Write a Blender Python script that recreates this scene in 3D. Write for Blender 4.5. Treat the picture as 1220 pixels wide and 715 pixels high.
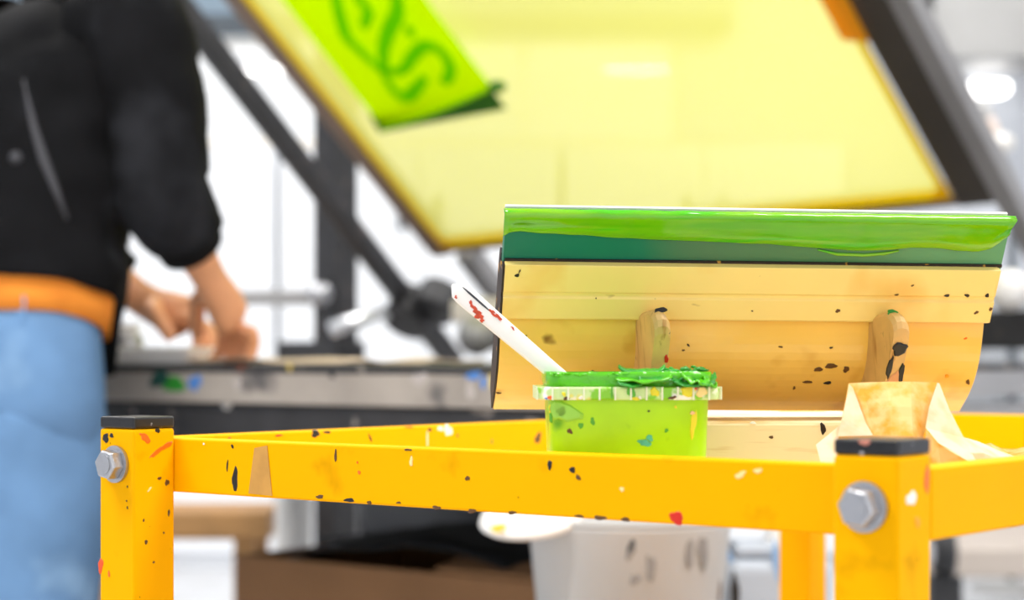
import bpy, bmesh, math, random
from mathutils import Vector as V, noise, Matrix
random.seed(7)
for o in list(bpy.data.objects): bpy.data.objects.remove(o)
S = bpy.context.scene
C = S.collection
# ---------------------------------------------------------------- camera, world, exposure
CAMZ, FPX, HOR = 0.90, 2300.0, 424.0
cam_d = bpy.data.cameras.new('camera'); cam = bpy.data.objects.new('camera', cam_d); C.objects.link(cam)
cam.location = (0, 0, CAMZ); cam.rotation_euler = (math.pi/2, 0, 0)
cam_d.sensor_width = 36; cam_d.lens = FPX/1220*36; cam_d.shift_y = (HOR-357.5)/1220
cam_d.dof.use_dof = True; cam_d.dof.focus_distance = 1.38; cam_d.dof.aperture_fstop = 4.9
cam_d.clip_start = 0.05; cam_d.clip_end = 100
S.camera = cam
W = bpy.data.worlds.new('world'); S.world = W; W.use_nodes = True
W.node_tree.nodes['Background'].inputs[0].default_value = (0.97, 0.985, 1, 1)
W.node_tree.nodes['Background'].inputs[1].default_value = 1.25
S.view_settings.view_transform = 'Standard'; S.view_settings.look = 'None'
S.view_settings.gamma = 1; S.view_settings.use_curve_mapping = False
S.view_settings.exposure = 0.2
LAMP_POWER = 60

# ---------------------------------------------------------------- helpers
def P(px, py, Y): return V(((px-610)/FPX*Y, Y, CAMZ-(py-HOR)/FPX*Y))
def ray_hit(px, py, p0, n):
    d = V(((px-610)/FPX, 1, -(py-HOR)/FPX)); o = V((0, 0, CAMZ))
    return o + d*((p0-o).dot(n)/d.dot(n))

def lin(r, g, b):
    f = lambda c: (c/255/12.92) if c/255 <= .04045 else ((c/255+.055)/1.055)**2.4
    return (f(r), f(g), f(b), 1)

MATS = {}
def mat(name, col, rough=.5, metal=0., spec=.5, emit=None, specks=(), var=0., vscale=8., bump=0., bscale=60., trans=0., alpha=1., coat=0.):
    """principled; specks = list of (colour, noise scale, threshold, softness)"""
    m = bpy.data.materials.new(name); m.use_nodes = True; MATS[name] = m
    nt = m.node_tree; N = nt.nodes; L = nt.links
    b = N['Principled BSDF']
    b.inputs['Roughness'].default_value = rough; b.inputs['Metallic'].default_value = metal
    b.inputs['Specular IOR Level'].default_value = spec; b.inputs['Base Color'].default_value = col
    b.inputs['Transmission Weight'].default_value = trans; b.inputs['Alpha'].default_value = alpha
    b.inputs['Coat Weight'].default_value = coat
    tc = N.new('ShaderNodeTexCoord')
    out = None
    if var > 0:
        nz = N.new('ShaderNodeTexNoise'); nz.inputs['Scale'].default_value = vscale; nz.inputs['Detail'].default_value = 5
        L.new(tc.outputs['Object'], nz.inputs['Vector'])
        mx = N.new('ShaderNodeMix'); mx.data_type = 'RGBA'
        mx.inputs['A'].default_value = tuple(c*(1-var) for c in col[:3])+(1,)
        mx.inputs['B'].default_value = tuple(min(1, c*(1+var)) for c in col[:3])+(1,)
        rm = N.new('ShaderNodeMapRange'); rm.inputs['From Min'].default_value = .3; rm.inputs['From Max'].default_value = .7
        L.new(nz.outputs['Fac'], rm.inputs['Value']); L.new(rm.outputs[0], mx.inputs['Factor']); out = mx.outputs['Result']
    for i, sp in enumerate(specks):
        c, sc, th, so = sp[:4]
        nz = N.new('ShaderNodeTexNoise'); nz.inputs['Scale'].default_value = sc; nz.inputs['Detail'].default_value = 3
        mp = N.new('ShaderNodeMapping'); mp.inputs['Location'].default_value = (3.1*i+1.7, 5.3*i, 2.2*i)
        if len(sp) > 4: mp.inputs['Scale'].default_value = sp[4]
        L.new(tc.outputs['Object'], mp.inputs['Vector']); L.new(mp.outputs[0], nz.inputs['Vector'])
        rm = N.new('ShaderNodeMapRange'); rm.inputs['From Min'].default_value = th; rm.inputs['From Max'].default_value = th+so
        L.new(nz.outputs['Fac'], rm.inputs['Value'])
        mx = N.new('ShaderNodeMix'); mx.data_type = 'RGBA'; mx.inputs['B'].default_value = c
        if out: L.new(out, mx.inputs['A'])
        else: mx.inputs['A'].default_value = col
        L.new(rm.outputs[0], mx.inputs['Factor']); out = mx.outputs['Result']
    if out: L.new(out, b.inputs['Base Color'])
    if emit:
        b.inputs['Emission Color'].default_value = emit[0]; b.inputs['Emission Strength'].default_value = emit[1]
    if bump > 0:
        nz = N.new('ShaderNodeTexNoise'); nz.inputs['Scale'].default_value = bscale; nz.inputs['Detail'].default_value = 4
        bp = N.new('ShaderNodeBump'); bp.inputs['Strength'].default_value = bump; bp.inputs['Distance'].default_value = .004
        L.new(tc.outputs['Object'], nz.inputs['Vector']); L.new(nz.outputs['Fac'], bp.inputs['Height']); L.new(bp.outputs[0], b.inputs['Normal'])
    return m

def mat_sheet(name, col, tcol, f=.5, transp=0., specks=None):
    m = bpy.data.materials.new(name); m.use_nodes = True; nt = m.node_tree; N = nt.nodes; L = nt.links
    N.remove(N['Principled BSDF']); out = N['Material Output']
    d = N.new('ShaderNodeBsdfDiffuse'); t = N.new('ShaderNodeBsdfTranslucent'); mx = N.new('ShaderNodeMixShader')
    d.inputs[0].default_value = col; t.inputs[0].default_value = tcol; mx.inputs[0].default_value = f
    if specks:
        tc = N.new('ShaderNodeTexCoord'); nz = N.new('ShaderNodeTexNoise'); nz.inputs['Scale'].default_value = specks[1]; nz.inputs['Detail'].default_value = 6
        L.new(tc.outputs['Object'], nz.inputs['Vector'])
        rm = N.new('ShaderNodeMapRange'); rm.inputs['From Min'].default_value = .42; rm.inputs['From Max'].default_value = .62
        L.new(nz.outputs['Fac'], rm.inputs['Value'])
        for s_, c in ((d, col), (t, tcol)):
            m2 = N.new('ShaderNodeMix'); m2.data_type = 'RGBA'; m2.inputs['A'].default_value = c; m2.inputs['B'].default_value = specks[0]
            L.new(rm.outputs[0], m2.inputs['Factor']); L.new(m2.outputs['Result'], s_.inputs[0])
    L.new(d.outputs[0], mx.inputs[1]); L.new(t.outputs[0], mx.inputs[2])
    if transp > 0:
        tr = N.new('ShaderNodeBsdfTransparent'); m3 = N.new('ShaderNodeMixShader'); m3.inputs[0].default_value = transp
        L.new(mx.outputs[0], m3.inputs[1]); L.new(tr.outputs[0], m3.inputs[2]); L.new(m3.outputs[0], out.inputs[0])
    else: L.new(mx.outputs[0], out.inputs[0])
    return m

class G:
    def __init__(s): s.v = []; s.f = []
    def add(s, vs, fs):
        n = len(s.v); s.v += [V(p) for p in vs]; s.f += [tuple(i+n for i in f) for f in fs]; return s
    def box(s, o, a, b, c):
        o, a, b, c = V(o), V(a), V(b), V(c)
        if a.cross(b).dot(c) < 0: a, b = b, a
        return s.add([o, o+a, o+a+b, o+b, o+c, o+a+c, o+a+b+c, o+b+c],
                     [(3, 2, 1, 0), (4, 5, 6, 7), (0, 1, 5, 4), (1, 2, 6, 5), (2, 3, 7, 6), (3, 0, 4, 7)])
    def bx(s, lo, hi):
        return s.box(lo, (hi[0]-lo[0], 0, 0), (0, hi[1]-lo[1], 0), (0, 0, hi[2]-lo[2]))
    def loft(s, rings, cap=True, closed=True):
        n = len(rings[0]); vs = [p for r in rings for p in r]; fs = []
        for i in range(len(rings)-1):
            for j in range(n if closed else n-1):
                k = (j+1) % n; fs.append((i*n+j, i*n+k, (i+1)*n+k, (i+1)*n+j))
        if cap and closed:
            fs.append(tuple(range(n-1, -1, -1))); m = (len(rings)-1)*n; fs.append(tuple(m+j for j in range(n)))
        return s.add(vs, fs)
    def tube(s, pts, r, n=12, cap=True):
        pts = [V(p) for p in pts]; rs = r if isinstance(r, (list, tuple)) else [r]*len(pts)
        t0 = (pts[1]-pts[0]).normalized(); u = t0.orthogonal().normalized(); rings = []
        for i, p in enumerate(pts):
            t = (pts[min(i+1, len(pts)-1)]-pts[max(i-1, 0)]).normalized()
            u = (u-t*u.dot(t)).normalized(); w = t.cross(u)
            rings.append([p+(u*math.cos(2*math.pi*k/n)+w*math.sin(2*math.pi*k/n))*rs[i] for k in range(n)])
        return s.loft(rings, cap)
    def cyl(s, p, axis, r, h, n=20, r2=None):
        a = V(axis).normalized(); return s.tube([V(p), V(p)+a*h], [r, r if r2 is None else r2], n)
    def lathe(s, base, prof, n=32, axis=(0, 0, 1), cap=False):
        a = V(axis).normalized(); u = a.orthogonal().normalized(); w = a.cross(u)
        return s.loft([[V(base)+a*z+(u*math.cos(2*math.pi*k/n)+w*math.sin(2*math.pi*k/n))*r for k in range(n)] for r, z in prof], cap)
    def ball(s, c, r, n=16, m=10):
        r = V(r) if not isinstance(r, (int, float)) else V((r, r, r)); c = V(c)
        return s.loft([[c+V((r.x*math.sin(math.pi*i/m)*math.cos(2*math.pi*k/n), r.y*math.sin(math.pi*i/m)*math.sin(2*math.pi*k/n), -r.z*math.cos(math.pi*i/m)))
                        for k in range(n)] for i in range(m+1) if True], False)

def wloc(o):
    p = V((0, 0, 0))
    while o: p += o.location; o = o.parent
    return p
def obj(name, g, m, parent=None, loc=None, smooth=False, bevel=0., solid=0., subsurf=0, seg=2):
    """links G's world-space geometry as ONE mesh object (origin at loc for top-level things)"""
    me = bpy.data.meshes.new(name); base = wloc(parent) if parent else (V(loc) if loc is not None else V((0, 0, 0)))
    me.from_pydata([tuple(p-base) for p in g.v], [], g.f)
    bm = bmesh.new(); bm.from_mesh(me); bmesh.ops.remove_doubles(bm, verts=bm.verts, dist=1e-6)
    bmesh.ops.recalc_face_normals(bm, faces=bm.faces); bm.to_mesh(me); bm.free()
    o = bpy.data.objects.new(name, me); C.objects.link(o); me.materials.append(m)
    if parent: o.parent = parent
    elif loc is not None: o.location = loc
    for p in me.polygons: p.use_smooth = smooth
    if solid: md = o.modifiers.new('thick', 'SOLIDIFY'); md.thickness = solid; md.offset = 0
    if bevel: md = o.modifiers.new('bevel', 'BEVEL'); md.width = bevel; md.segments = seg; md.limit_method = 'ANGLE'
    if subsurf: md = o.modifiers.new('sub', 'SUBSURF'); md.levels = md.render_levels = subsurf
    return o
def tag(o, label=None, cat=None, group=None, kind=None):
    if label: o['label'] = label
    if cat: o['category'] = cat
    if group: o['group'] = group
    if kind: o['kind'] = kind
    return o
def thing(name, label, cat, loc, group=None):
    o = bpy.data.objects.new(name, None); C.objects.link(o); o.location = loc; o.empty_display_size = .05
    return tag(o, label, cat, group)
def splat(name, parent, c, n, w, h, m, ang=0., thick=.0005, seed=0, rough=.25):
    """a dried paint mark: an irregular raised blob on a surface with normal n"""
    r = random.Random(seed+int(1e4*abs(c.x))); n = V(n).normalized()
    up = V((0, 0, 1)); up = (up-n*up.dot(n)).normalized(); rt = up.cross(n)
    ca, sa = math.cos(ang), math.sin(ang); k = 16
    ph = [r.uniform(0, 6.28) for _ in range(3)]
    g = G(); lo = []; hi = []
    for i in range(k):
        t = 2*math.pi*i/k; q = 1+rough*(math.sin(2*t+ph[0])*.6+math.sin(3*t+ph[1])*.5+math.sin(5*t+ph[2])*.4)
        x, y = w/2*math.cos(t)*q, h/2*math.sin(t)*q
        d = rt*(x*ca-y*sa)+up*(x*sa+y*ca)
        lo.append(c+d-n*.0002); hi.append(c+d*.8+n*thick)
    g.loft([lo, hi])
    return obj(name, g, m, parent, smooth=False)

# ---------------------------------------------------------------- materials
BR = lin(70, 42, 8)
yellow = mat('yellow_paint', (1.0, .455, .0, 1), .55, spec=.04, var=.03, vscale=6,
             specks=[(lin(120, 80, 10), 75, .745, .03), (lin(225, 158, 0), 26, .64, .12), (lin(40, 30, 15), 120, .765, .02)])
black_paint = mat('black_dried_paint', lin(18, 17, 18), .35)
cap_m = mat('black_cap_plastic', lin(24, 23, 26), .3, specks=[(lin(190, 190, 195), 120, .68, .04), (lin(150, 90, 80), 60, .7, .05)])
orange_paint = mat('orange_dried_paint', lin(255, 110, 15), .4)
red_paint = mat('red_dried_paint', lin(215, 35, 10), .35)
white_paint_or_sheen = mat('white_paint_and_sheen', lin(248, 244, 235), .4)
brown_paint = mat('brown_dried_paint', lin(95, 62, 22), .5)
green_paint = mat('green_dried_paint', lin(45, 140, 40), .35)
teal_paint = mat('teal_dried_paint', lin(80, 190, 150), .4)
tan_tape = mat('tan_tape', lin(205, 150, 70), .6, var=.1, vscale=60)
steel = mat('galvanised_steel', (.48, .48, .50, 1), .30, metal=.9, bump=.25, bscale=150)
tray_m = mat('tray_board', lin(240, 225, 190), .7, var=.08, vscale=15)
lime_tub = mat('lime_tub_plastic', (.42, .80, .002, 1), .3, spec=.4, var=.10, vscale=22,
               specks=[(lin(95, 170, 10), 26, .60, .1), (lin(215, 225, 20), 40, .68, .06)])
flange_m = mat('pale_translucent_plastic', lin(205, 232, 160), .25, var=.12, vscale=50,
               specks=[(lin(235, 215, 40), 45, .62, .06), (lin(130, 205, 30), 60, .55, .06), (lin(250, 250, 240), 50, .63, .05)])
rib_m = mat('pale_rib_plastic', lin(240, 248, 215), .25)
ink = mat('green_ink', lin(88, 190, 12), .18, spec=.6, var=.18, vscale=35, bump=.6, bscale=90)
ink_dark = mat('green_ink_skin', lin(40, 150, 40), .28, spec=.6, var=.35, vscale=70, bump=.8, bscale=160)
blade_ink = mat('glossy_lime_ink', (.095, .46, .0, 1), .14, spec=.6, var=.15, vscale=10, bump=.25, bscale=14, specks=[(lin(125, 188, 8), 9, .46, .14, (.5, 3, 7)), (lin(70, 185, 5), 16, .60, .1, (.6, 3, 9))])
white_plastic = mat('white_plastic', lin(250, 246, 240), .35, var=.02)
red_stain = mat('rust_red_stain', lin(200, 70, 35), .6, var=.2, vscale=300)
dark_groove = mat('dark_groove', lin(50, 52, 60), .6)
holder_m = mat('cream_holder', (1., .735, .23, 1), .36, spec=.6, var=.04, vscale=12,
             specks=[(lin(242, 190, 84), 16, .58, .25), (BR, 60, .735, .03), (lin(150, 100, 40), 28, .70, .08, (1, 1, 3))])
grip_m = mat('amber_grip', (.96, .60, .11, 1), .27, spec=.8, coat=.35, var=.06, vscale=14,
    specks=[(lin(205, 140, 30), 20, .58, .2), (BR, 62, .745, .03), (lin(150, 100, 40), 30, .71, .08)])
peg_m = mat('stained_wood_peg', lin(222, 180, 110), .55, var=.15, vscale=30,
            specks=[(lin(180, 132, 68), 25, .58, .14, (6, 6, .6)), (lin(60, 40, 25), 60, .70, .05, (3, 3, 1))])
grime = mat('dark_grime', lin(38, 26, 22), .6, var=.4, vscale=90, specks=[(lin(190, 140, 60), 90, .64, .04)])
plank_m = mat('pale_pine', lin(250, 226, 178), .55, var=.05, vscale=9, specks=[(lin(225, 185, 120), 7, .55, .15, (2, 2, 18)), (lin(170, 110, 50), 70, .73, .03)])
kraft = mat_sheet('kraft_paper', lin(252, 226, 165), lin(255, 228, 160), .4, specks=(lin(246, 198, 88), 70))
kraft_pale = mat_sheet('pale_kraft_paper', lin(255, 242, 218), lin(255, 238, 205), .35, specks=(lin(253, 230, 185), 60))
mesh_m = mat_sheet('yellow_screen_mesh', (.65, .635, .15, 1), (.69, .665, .16, 1), .55, transp=.14)
mesh_edge = mat_sheet('golden_mesh_edge', (.95, .66, .0, 1), (.95, .66, .0, 1), .5)
orange_tape = mat_sheet('orange_tape', (1., .50, .03, 1), (1., .5, .02, 1), .4)
lime_sheet = mat_sheet('lime_print_sheet', (.62, 1., .0, 1), (.66, 1., .0, 1), .62)
motif_m = mat_sheet('green_print', (.20, .74, .0, 1), (.22, .78, .0, 1), .5)
green_shade = mat('green_shaded_underside', lin(60, 130, 5), .6)  # dark green puts the shadow under the peeling sheet into the colour
alu_dark = mat('dark_aluminium', lin(82, 76, 70), .45, metal=.3, var=.12, vscale=4)
alu_brown = mat('brown_grey_aluminium', lin(135, 112, 95), .5, metal=.2, var=.12, vscale=4)
alu_grey = mat('grey_aluminium', lin(160, 158, 158), .4, metal=.35, var=.1, vscale=5)
press_black = mat('black_machine_paint', lin(40, 39, 41), .5, var=.25, vscale=9, specks=[(lin(90, 80, 75), 14, .62, .1)])
table_m = mat('stained_grey_table_rail', lin(165, 155, 144), .55, var=.18, vscale=7,
              specks=[(lin(70, 68, 70), 9, .58, .12), (lin(180, 170, 160), 12, .62, .1)])
under_m = mat('dirty_dark_beam', lin(52, 50, 50), .6, var=.3, vscale=10,
              specks=[(lin(150, 140, 130), 18, .62, .05), (lin(170, 90, 60), 13, .68, .04), (lin(190, 130, 40), 15, .70, .04), (lin(70, 110, 150), 16, .71, .04)])
blue_paint = mat('blue_dried_paint', lin(75, 130, 200), .5)
chrome = mat('bright_metal', (.85, .86, .88, 1), .3, metal=.8)
skin = mat('skin', lin(232, 165, 120), .5, var=.08, vscale=25)
jacket_m = mat('black_jacket_cloth', lin(17, 17, 19), .92, spec=.15, var=.45, vscale=7, specks=[(lin(46, 47, 51), 5, .56, .2)], bump=.4, bscale=25)
seam_m = mat('faded_seam', lin(70, 70, 74), .9)
jeans_m = mat('blue_denim', lin(108, 144, 184), .9, spec=.1, var=.16, vscale=8, specks=[(lin(150, 185, 220), 6, .58, .2)], bump=.3, bscale=30)
shirt_m = mat('orange_shirt', lin(252, 150, 58), .85, spec=.1, var=.12, vscale=20)
hair_m = mat('dark_brown_hair', lin(45, 32, 24), .6, var=.3, vscale=40)
eye_m = mat('eye_white', lin(235, 232, 228), .3)
iris_m = mat('dark_iris', lin(40, 30, 25), .3)
shoe_m = mat('dark_shoe', lin(40, 38, 40), .6)
wall_m = mat('white_wall_paint', lin(208, 212, 220), .8, var=.03, vscale=2)
wall_blue = mat('blue_grey_wall_paint', lin(138, 156, 172), .8, var=.06, vscale=2)
ceil_m = mat('ceiling_paint', lin(232, 232, 232), .9, var=.02, vscale=2)
floor_m = mat('pale_concrete_floor', lin(204, 205, 208), .6, var=.06, vscale=1.5, specks=[(lin(180, 178, 176), 2.5, .55, .2)])
cab_m = mat('white_cabinet', lin(244, 246, 250), .5, var=.02)
cab_grey = mat('grey_metal_cabinet', lin(176, 180, 186), .5, var=.06, vscale=4)
handle_m = mat('dark_handle', lin(60, 66, 74), .4)
sill_m = mat('beige_sill', lin(232, 222, 208), .6, var=.05)
beam_m = mat('dark_slate_beam', lin(70, 78, 86), .6, var=.1)
duct_m = mat('grey_duct', lin(168, 167, 166), .5, var=.06, vscale=3)
cardboard = mat('brown_cardboard', lin(150, 108, 70), .85, var=.1, vscale=8)
shade_black = mat('shade_black', lin(14, 14, 15), .6, var=.2)  # near black carries the shade under the press
grey_plastic = mat('dark_grey_plastic', lin(92, 94, 98), .5, var=.1)
bucket_m = mat('grey_bucket_plastic', lin(196, 194, 190), .5, var=.07, vscale=6)
blue_grey = mat('pale_blue_grey_plastic', lin(190, 197, 206), .5, var=.06, vscale=6)
wood_brown = mat('brown_wood', lin(176, 132, 82), .7, var=.15, vscale=10)
beige_m = mat('beige_grey_board', lin(186, 174, 164), .7, var=.06, vscale=4)
rubber = mat('dark_rubber', lin(60, 60, 62), .7)
lamp_glow = mat('lamp_diffuser', (1, 1, 1, 1), .5, emit=((1, .98, .95, 1), 4.0))
glass = bpy.data.materials.new('window_glass'); glass.use_nodes = True
_n = glass.node_tree.nodes; _l = glass.node_tree.links; _n.remove(_n['Principled BSDF'])
_t = _n.new('ShaderNodeBsdfTransparent'); _g = _n.new('ShaderNodeBsdfGlossy'); _g.inputs['Roughness'].default_value = .02; _m = _n.new('ShaderNodeMixShader')
_m.inputs[0].default_value = .05; _l.new(_t.outputs[0], _m.inputs[1]); _l.new(_g.outputs[0], _m.inputs[2]); _l.new(_m.outputs[0], _n['Material Output'].inputs[0])
# blade: teal on the left, greyer green to the right
blade_m = mat('green_rubber_blade', lin(0, 112, 84), .4)
_n = blade_m.node_tree.nodes; _l = blade_m.node_tree.links
_tc = _n.new('ShaderNodeTexCoord'); _sx = _n.new('ShaderNodeSeparateXYZ'); _nz = _n.new('ShaderNodeTexNoise'); _nz.inputs['Scale'].default_value = 14
_ad = _n.new('ShaderNodeMath'); _ad.operation = 'MULTIPLY_ADD'; _ad.inputs[1].default_value = .10
_rp = _n.new('ShaderNodeValToRGB')
_l.new(_tc.outputs['Object'], _sx.inputs[0]); _l.new(_tc.outputs['Object'], _nz.inputs['Vector'])
_l.new(_nz.outputs['Fac'], _ad.inputs[0]); _l.new(_sx.outputs['X'], _ad.inputs[2])
_mr = _n.new('ShaderNodeMapRange'); _mr.inputs['From Min'].default_value = -.15; _mr.inputs['From Max'].default_value = .25
_l.new(_ad.outputs[0], _mr.inputs['Value']); _l.new(_mr.outputs[0], _rp.inputs[0]); _l.new(_rp.outputs[0], _n['Principled BSDF'].inputs['Base Color'])
_e = _rp.color_ramp.elements; _e[0].position = .30; _e[0].color = lin(0, 112, 86); _e[1].position = .95; _e[1].color = lin(92, 158, 108)
_x = _e.new(.42); _x.color = lin(62, 112, 76); _x = _e.new(.62); _x.color = lin(70, 125, 80)

# ================================================================ THE SETTING
XL, XR, YB, YF, ZC = -4.2, 3.6, 8.6, -3.0, 3.4
tag(obj('floor', G().bx((XL, YF, -.05), (XR, YB, 0)), floor_m), kind='structure')
tag(obj('ceiling', G().bx((XL, YF, ZC), (XR, YB+.15, ZC+.05)), ceil_m), kind='structure')
tag(obj('wall_left', G().bx((XL-.1, YF, 0), (XL, YB, ZC)), wall_m), kind='structure')
tag(obj('wall_right', G().bx((XR, YF, 0), (XR+.1, YB, ZC)), wall_m), kind='structure')
WZ0, WZ1 = 1.84, 2.33
WX = [(-3.7, -2.3), (-2.2, -.75), (-.65, .75)]
g = G().bx((XL, YB, 0), (XR, YB+.15, WZ0)); g.bx((XL, YB, WZ0), (WX[0][0], YB+.15, WZ1))
for i in range(2): g.bx((WX[i][1], YB, WZ0), (WX[i+1][0], YB+.15, WZ1))
g.bx((WX[2][1], YB, WZ0), (XR, YB+.15, WZ1)); g.bx((1.0, YB, WZ1), (XR, YB+.15, ZC))
tag(obj('wall_back', g, wall_m), kind='structure')
tag(obj('trim_1', G().bx((XL, YB-.004, WZ1), (1.0, YB+.15, ZC)), wall_blue), kind='structure')
tag(obj('trim_2', G().bx((XL, YB-.10, WZ1), (.95, YB-.004, WZ1+.075)), beam_m, bevel=.004), kind='structure')
tag(obj('trim_3', G().bx((XL, YB-.06, WZ0-.035), (.95, YB, WZ0)), sill_m, bevel=.004), kind='structure')
tag(obj('baseboard_back', G().bx((XL, YB-.015, 0), (XR, YB, .09)), sill_m, bevel=.003), kind='structure')
for i, (a, b) in enumerate(WX):
    fr = G()
    for lo, hi in (((a, WZ0), (a+.05, WZ1)), ((b-.05, WZ0), (b, WZ1)), ((a+.05, WZ0), (b-.05, WZ0+.04)), ((a+.05, WZ1-.04), (b-.05, WZ1)), (((a+b)/2-.02, WZ0+.04), ((a+b)/2+.02, WZ1-.04))):
        fr.bx((lo[0], YB+.04, lo[1]), (hi[0], YB+.10, hi[1]))
    w = tag(obj('window_%d' % (i+1), fr, white_plastic), kind='structure')
    for lo, hi in ((a+.05, (a+b)/2-.02), ((a+b)/2+.02, b-.05)):
        obj('pane', G().bx((lo, YB+.065, WZ0+.04), (hi, YB+.071, WZ1-.04)), glass, w)

def added_ceiling_lamp(x, y, label):  # unseen fixtures, added to light the room
    t = thing('added_ceiling_lamp', label, 'lamp', (x, y, ZC), 'added ceiling lamps')
    obj('housing', G().bx((x-.75, y-.17, ZC-.09), (x+.75, y+.17, ZC)), white_plastic, t, bevel=.01)
    obj('diffuser', G().bx((x-.72, y-.14, ZC-.105), (x+.72, y+.14, ZC-.09)), lamp_glow, t)
    l = bpy.data.lights.new('lamp_light', 'AREA'); l.shape = 'RECTANGLE'; l.size = 1.44; l.size_y = .28; l.energy = LAMP_POWER*(.5 if y > 6 else 1)
    l.color = (1, .985, .96)
    lo = bpy.data.objects.new('lamp_light', l); C.objects.link(lo); lo.parent = t; lo.location = (0, 0, -.115)
for x, y, s in ((-1.6, 1.2, 'unseen ceiling lamp added for room light at front left, above the operator'), (1.5, 1.2, 'unseen ceiling lamp added for room light at front right, above the yellow trolley'),
                (-1.6, 4.4, 'unseen ceiling lamp added for room light at mid left, above the press'), (1.5, 4.4, 'unseen ceiling lamp added for room light at mid right, above the raised screen'),
                (-1.6, 7.2, 'unseen ceiling lamp added for room light at back left, near the windows'), (1.5, 7.2, 'unseen ceiling lamp added for room light at back right, near the grey duct')):
    added_ceiling_lamp(x, y, s)

# ---- back of the room
def cabinet(x0, x1, y1, dep, h, m, label, name='storage_cabinet', doors=2, hz=1.5):
    t = thing(name, label, 'cabinet', ((x0+x1)/2, y1-dep/2, 0), None)
    y0 = y1-dep
    obj('body', G().bx((x0, y0+.022, .06), (x1, y1, h)), m, t, bevel=.004)
    obj('plinth', G().bx((x0+.02, y0+.05, 0), (x1-.02, y1, .06)), m, t)
    w = (x1-x0)/doors
    for i in range(doors):
        a, b = x0+i*w+.004, x0+(i+1)*w-.004
        d = obj('door', G().bx((a, y0, .07), (b, y0+.021, h-.01)), m, t, bevel=.003)
        hx = b-.07 if i % 2 == 0 else a+.07
        obj('handle', G().bx((hx-.014, y0-.03, hz-.07), (hx+.014, y0, hz+.07)), handle_m, d, bevel=.005)
cabinet(-3.4, -2.05, YB-.02, .45, 1.78, cab_m, 'white two door cupboard at far left under the windows')
cabinet(-2.03, -1.00, YB-.02, .45, 1.78, cab_m, 'white two door cupboard with dark handle seen beyond the sleeve')
cabinet(-.98, .20, YB-.02, .45, 1.78, cab_m, 'white two door cupboard seen behind the black upright')
cabinet(.22, 1.40, YB-.02, .45, 1.78, cab_m, 'white two door cupboard behind the raised screen')
cabinet(1.50, 2.9, YB-.02, .45, 1.10, cab_grey, 'low grey metal cabinet at far right behind the squeegee', 'metal_cabinet', 3, .8)
g = G().bx((1.78, YB-.45, 2.16), (XR, YB-.005, 2.46))
t = thing('ventilation_duct', 'grey rectangular ventilation duct high on the back wall at right', 'duct', (2.7, YB-.2, 2.16))
obj('duct_body', g, duct_m, t, bevel=.01)
for x in (1.78, 2.6, 3.4): obj('flange', G().bx((x, YB-.47, 2.14), (x+.03, YB-.002, 2.48)), duct_m, t)
p = P(1168, 111, YB)
t = thing('wall_lamp', 'small glowing white lamp on the far wall at right, under the duct', 'lamp', p)
obj('bracket', G().bx((p.x-.03, YB-.06, p.z-.16), (p.x+.03, YB, p.z)), duct_m, t)
obj('diffuser', G().bx((p.x-.085, YB-.20, p.z-.028), (p.x+.085, YB-.06, p.z+.028)), lamp_glow, t, bevel=.02, seg=4)
# standing work lamp, far right
YL = 7.4
b0 = P(1206, 228, YL)
t = thing('work_lamp', 'standing work lamp with white head on a slanted grey arm at far right', 'lamp', (b0.x, YL, 0))
obj('base', G().lathe((b0.x, YL, 0), [(0, 0), (.16, 0), (.16, .02), (.03, .04), (0, .04)]), duct_m, t, smooth=True)
obj('pole', G().tube([(b0.x, YL, .04), b0], .018), beam_m, t, smooth=True)
a1 = P(1184, 182, YL)
obj('arm', G().tube([b0, a1], [.022, .034]), beam_m, t, smooth=True)
h0 = P(1190, 171, YL)
obj('lamp_head', G().ball(h0, (.062, .062, .040)), white_plastic, t, smooth=True)
obj('tall_neck', G().tube([h0, P(1180, 140, YL)], [.02, .014]), mat('pinkish_plastic', lin(226, 205, 192), .5), t, smooth=True)
# low things on the floor far behind
t = thing('wooden_bench', 'low brown wooden bench far behind, seen under the trolley rail at left', 'bench', (-1.0, 5.5, 0))
c0 = P(110, 606, 5.5); c1 = P(325, 640, 5.5)
obj('seat', G().bx((c0.x, 5.4, c1.z), (c1.x, 5.75, c0.z)), wood_brown, t, bevel=.01)
for x in (c0.x+.04, c1.x-.1):
    for y in (5.42, 5.67): obj('leg', G().bx((x, y, 0), (x+.06, y+.06, c1.z)), wood_brown, t)
c0 = P(329, 590, 5.0); c1 = P(371, 660, 5.0)
tag(obj('paper_roll', G().lathe(((c0.x+c1.x)/2, 5.0, 0), [(0, 0), (.046, 0), (.048, .01), (.048, .53), (.044, .54), (.018, .54), (.018, .5), (0, .5)]), white_plastic, loc=((c0.x+c1.x)/2, 5, 0), smooth=True),
    'white paper roll standing upright beside the black press leg', 'paper roll')
t = thing('floor_platform', 'low beige platform on the floor at far right', 'platform', (2.0, 6.2, 0))
obj('deck', G().bx((1.25, 5.9, .22), (3.0, 6.9, .31)), beige_m, t, bevel=.01)
for x in (1.3, 2.1, 2.9): obj('skid', G().bx((x-.05, 5.92, 0), (x+.05, 6.88, .22)), beige_m, t)
c = P(1124, 658, 5.0)
t = thing('rubber_wheel', 'dark rubber wheel on a bracket standing behind the near post', 'wheel', (c.x, 5.0, 0))
obj('tyre', G().lathe((c.x-.03, 5, c.z), [(.03, 0), (.055, .005), (.062, .015), (.062, .045), (.055, .055), (.03, .06)], axis=(1, 0, 0)), rubber, t, smooth=True)
obj('hub', G().cyl((c.x-.03, 5, c.z), (1, 0, 0), .03, .06), steel, t)
obj('stand', G().bx((c.x-.04, 4.96, 0), (c.x+.04, 5.04, c.z-.06)), rubber, t)

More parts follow.
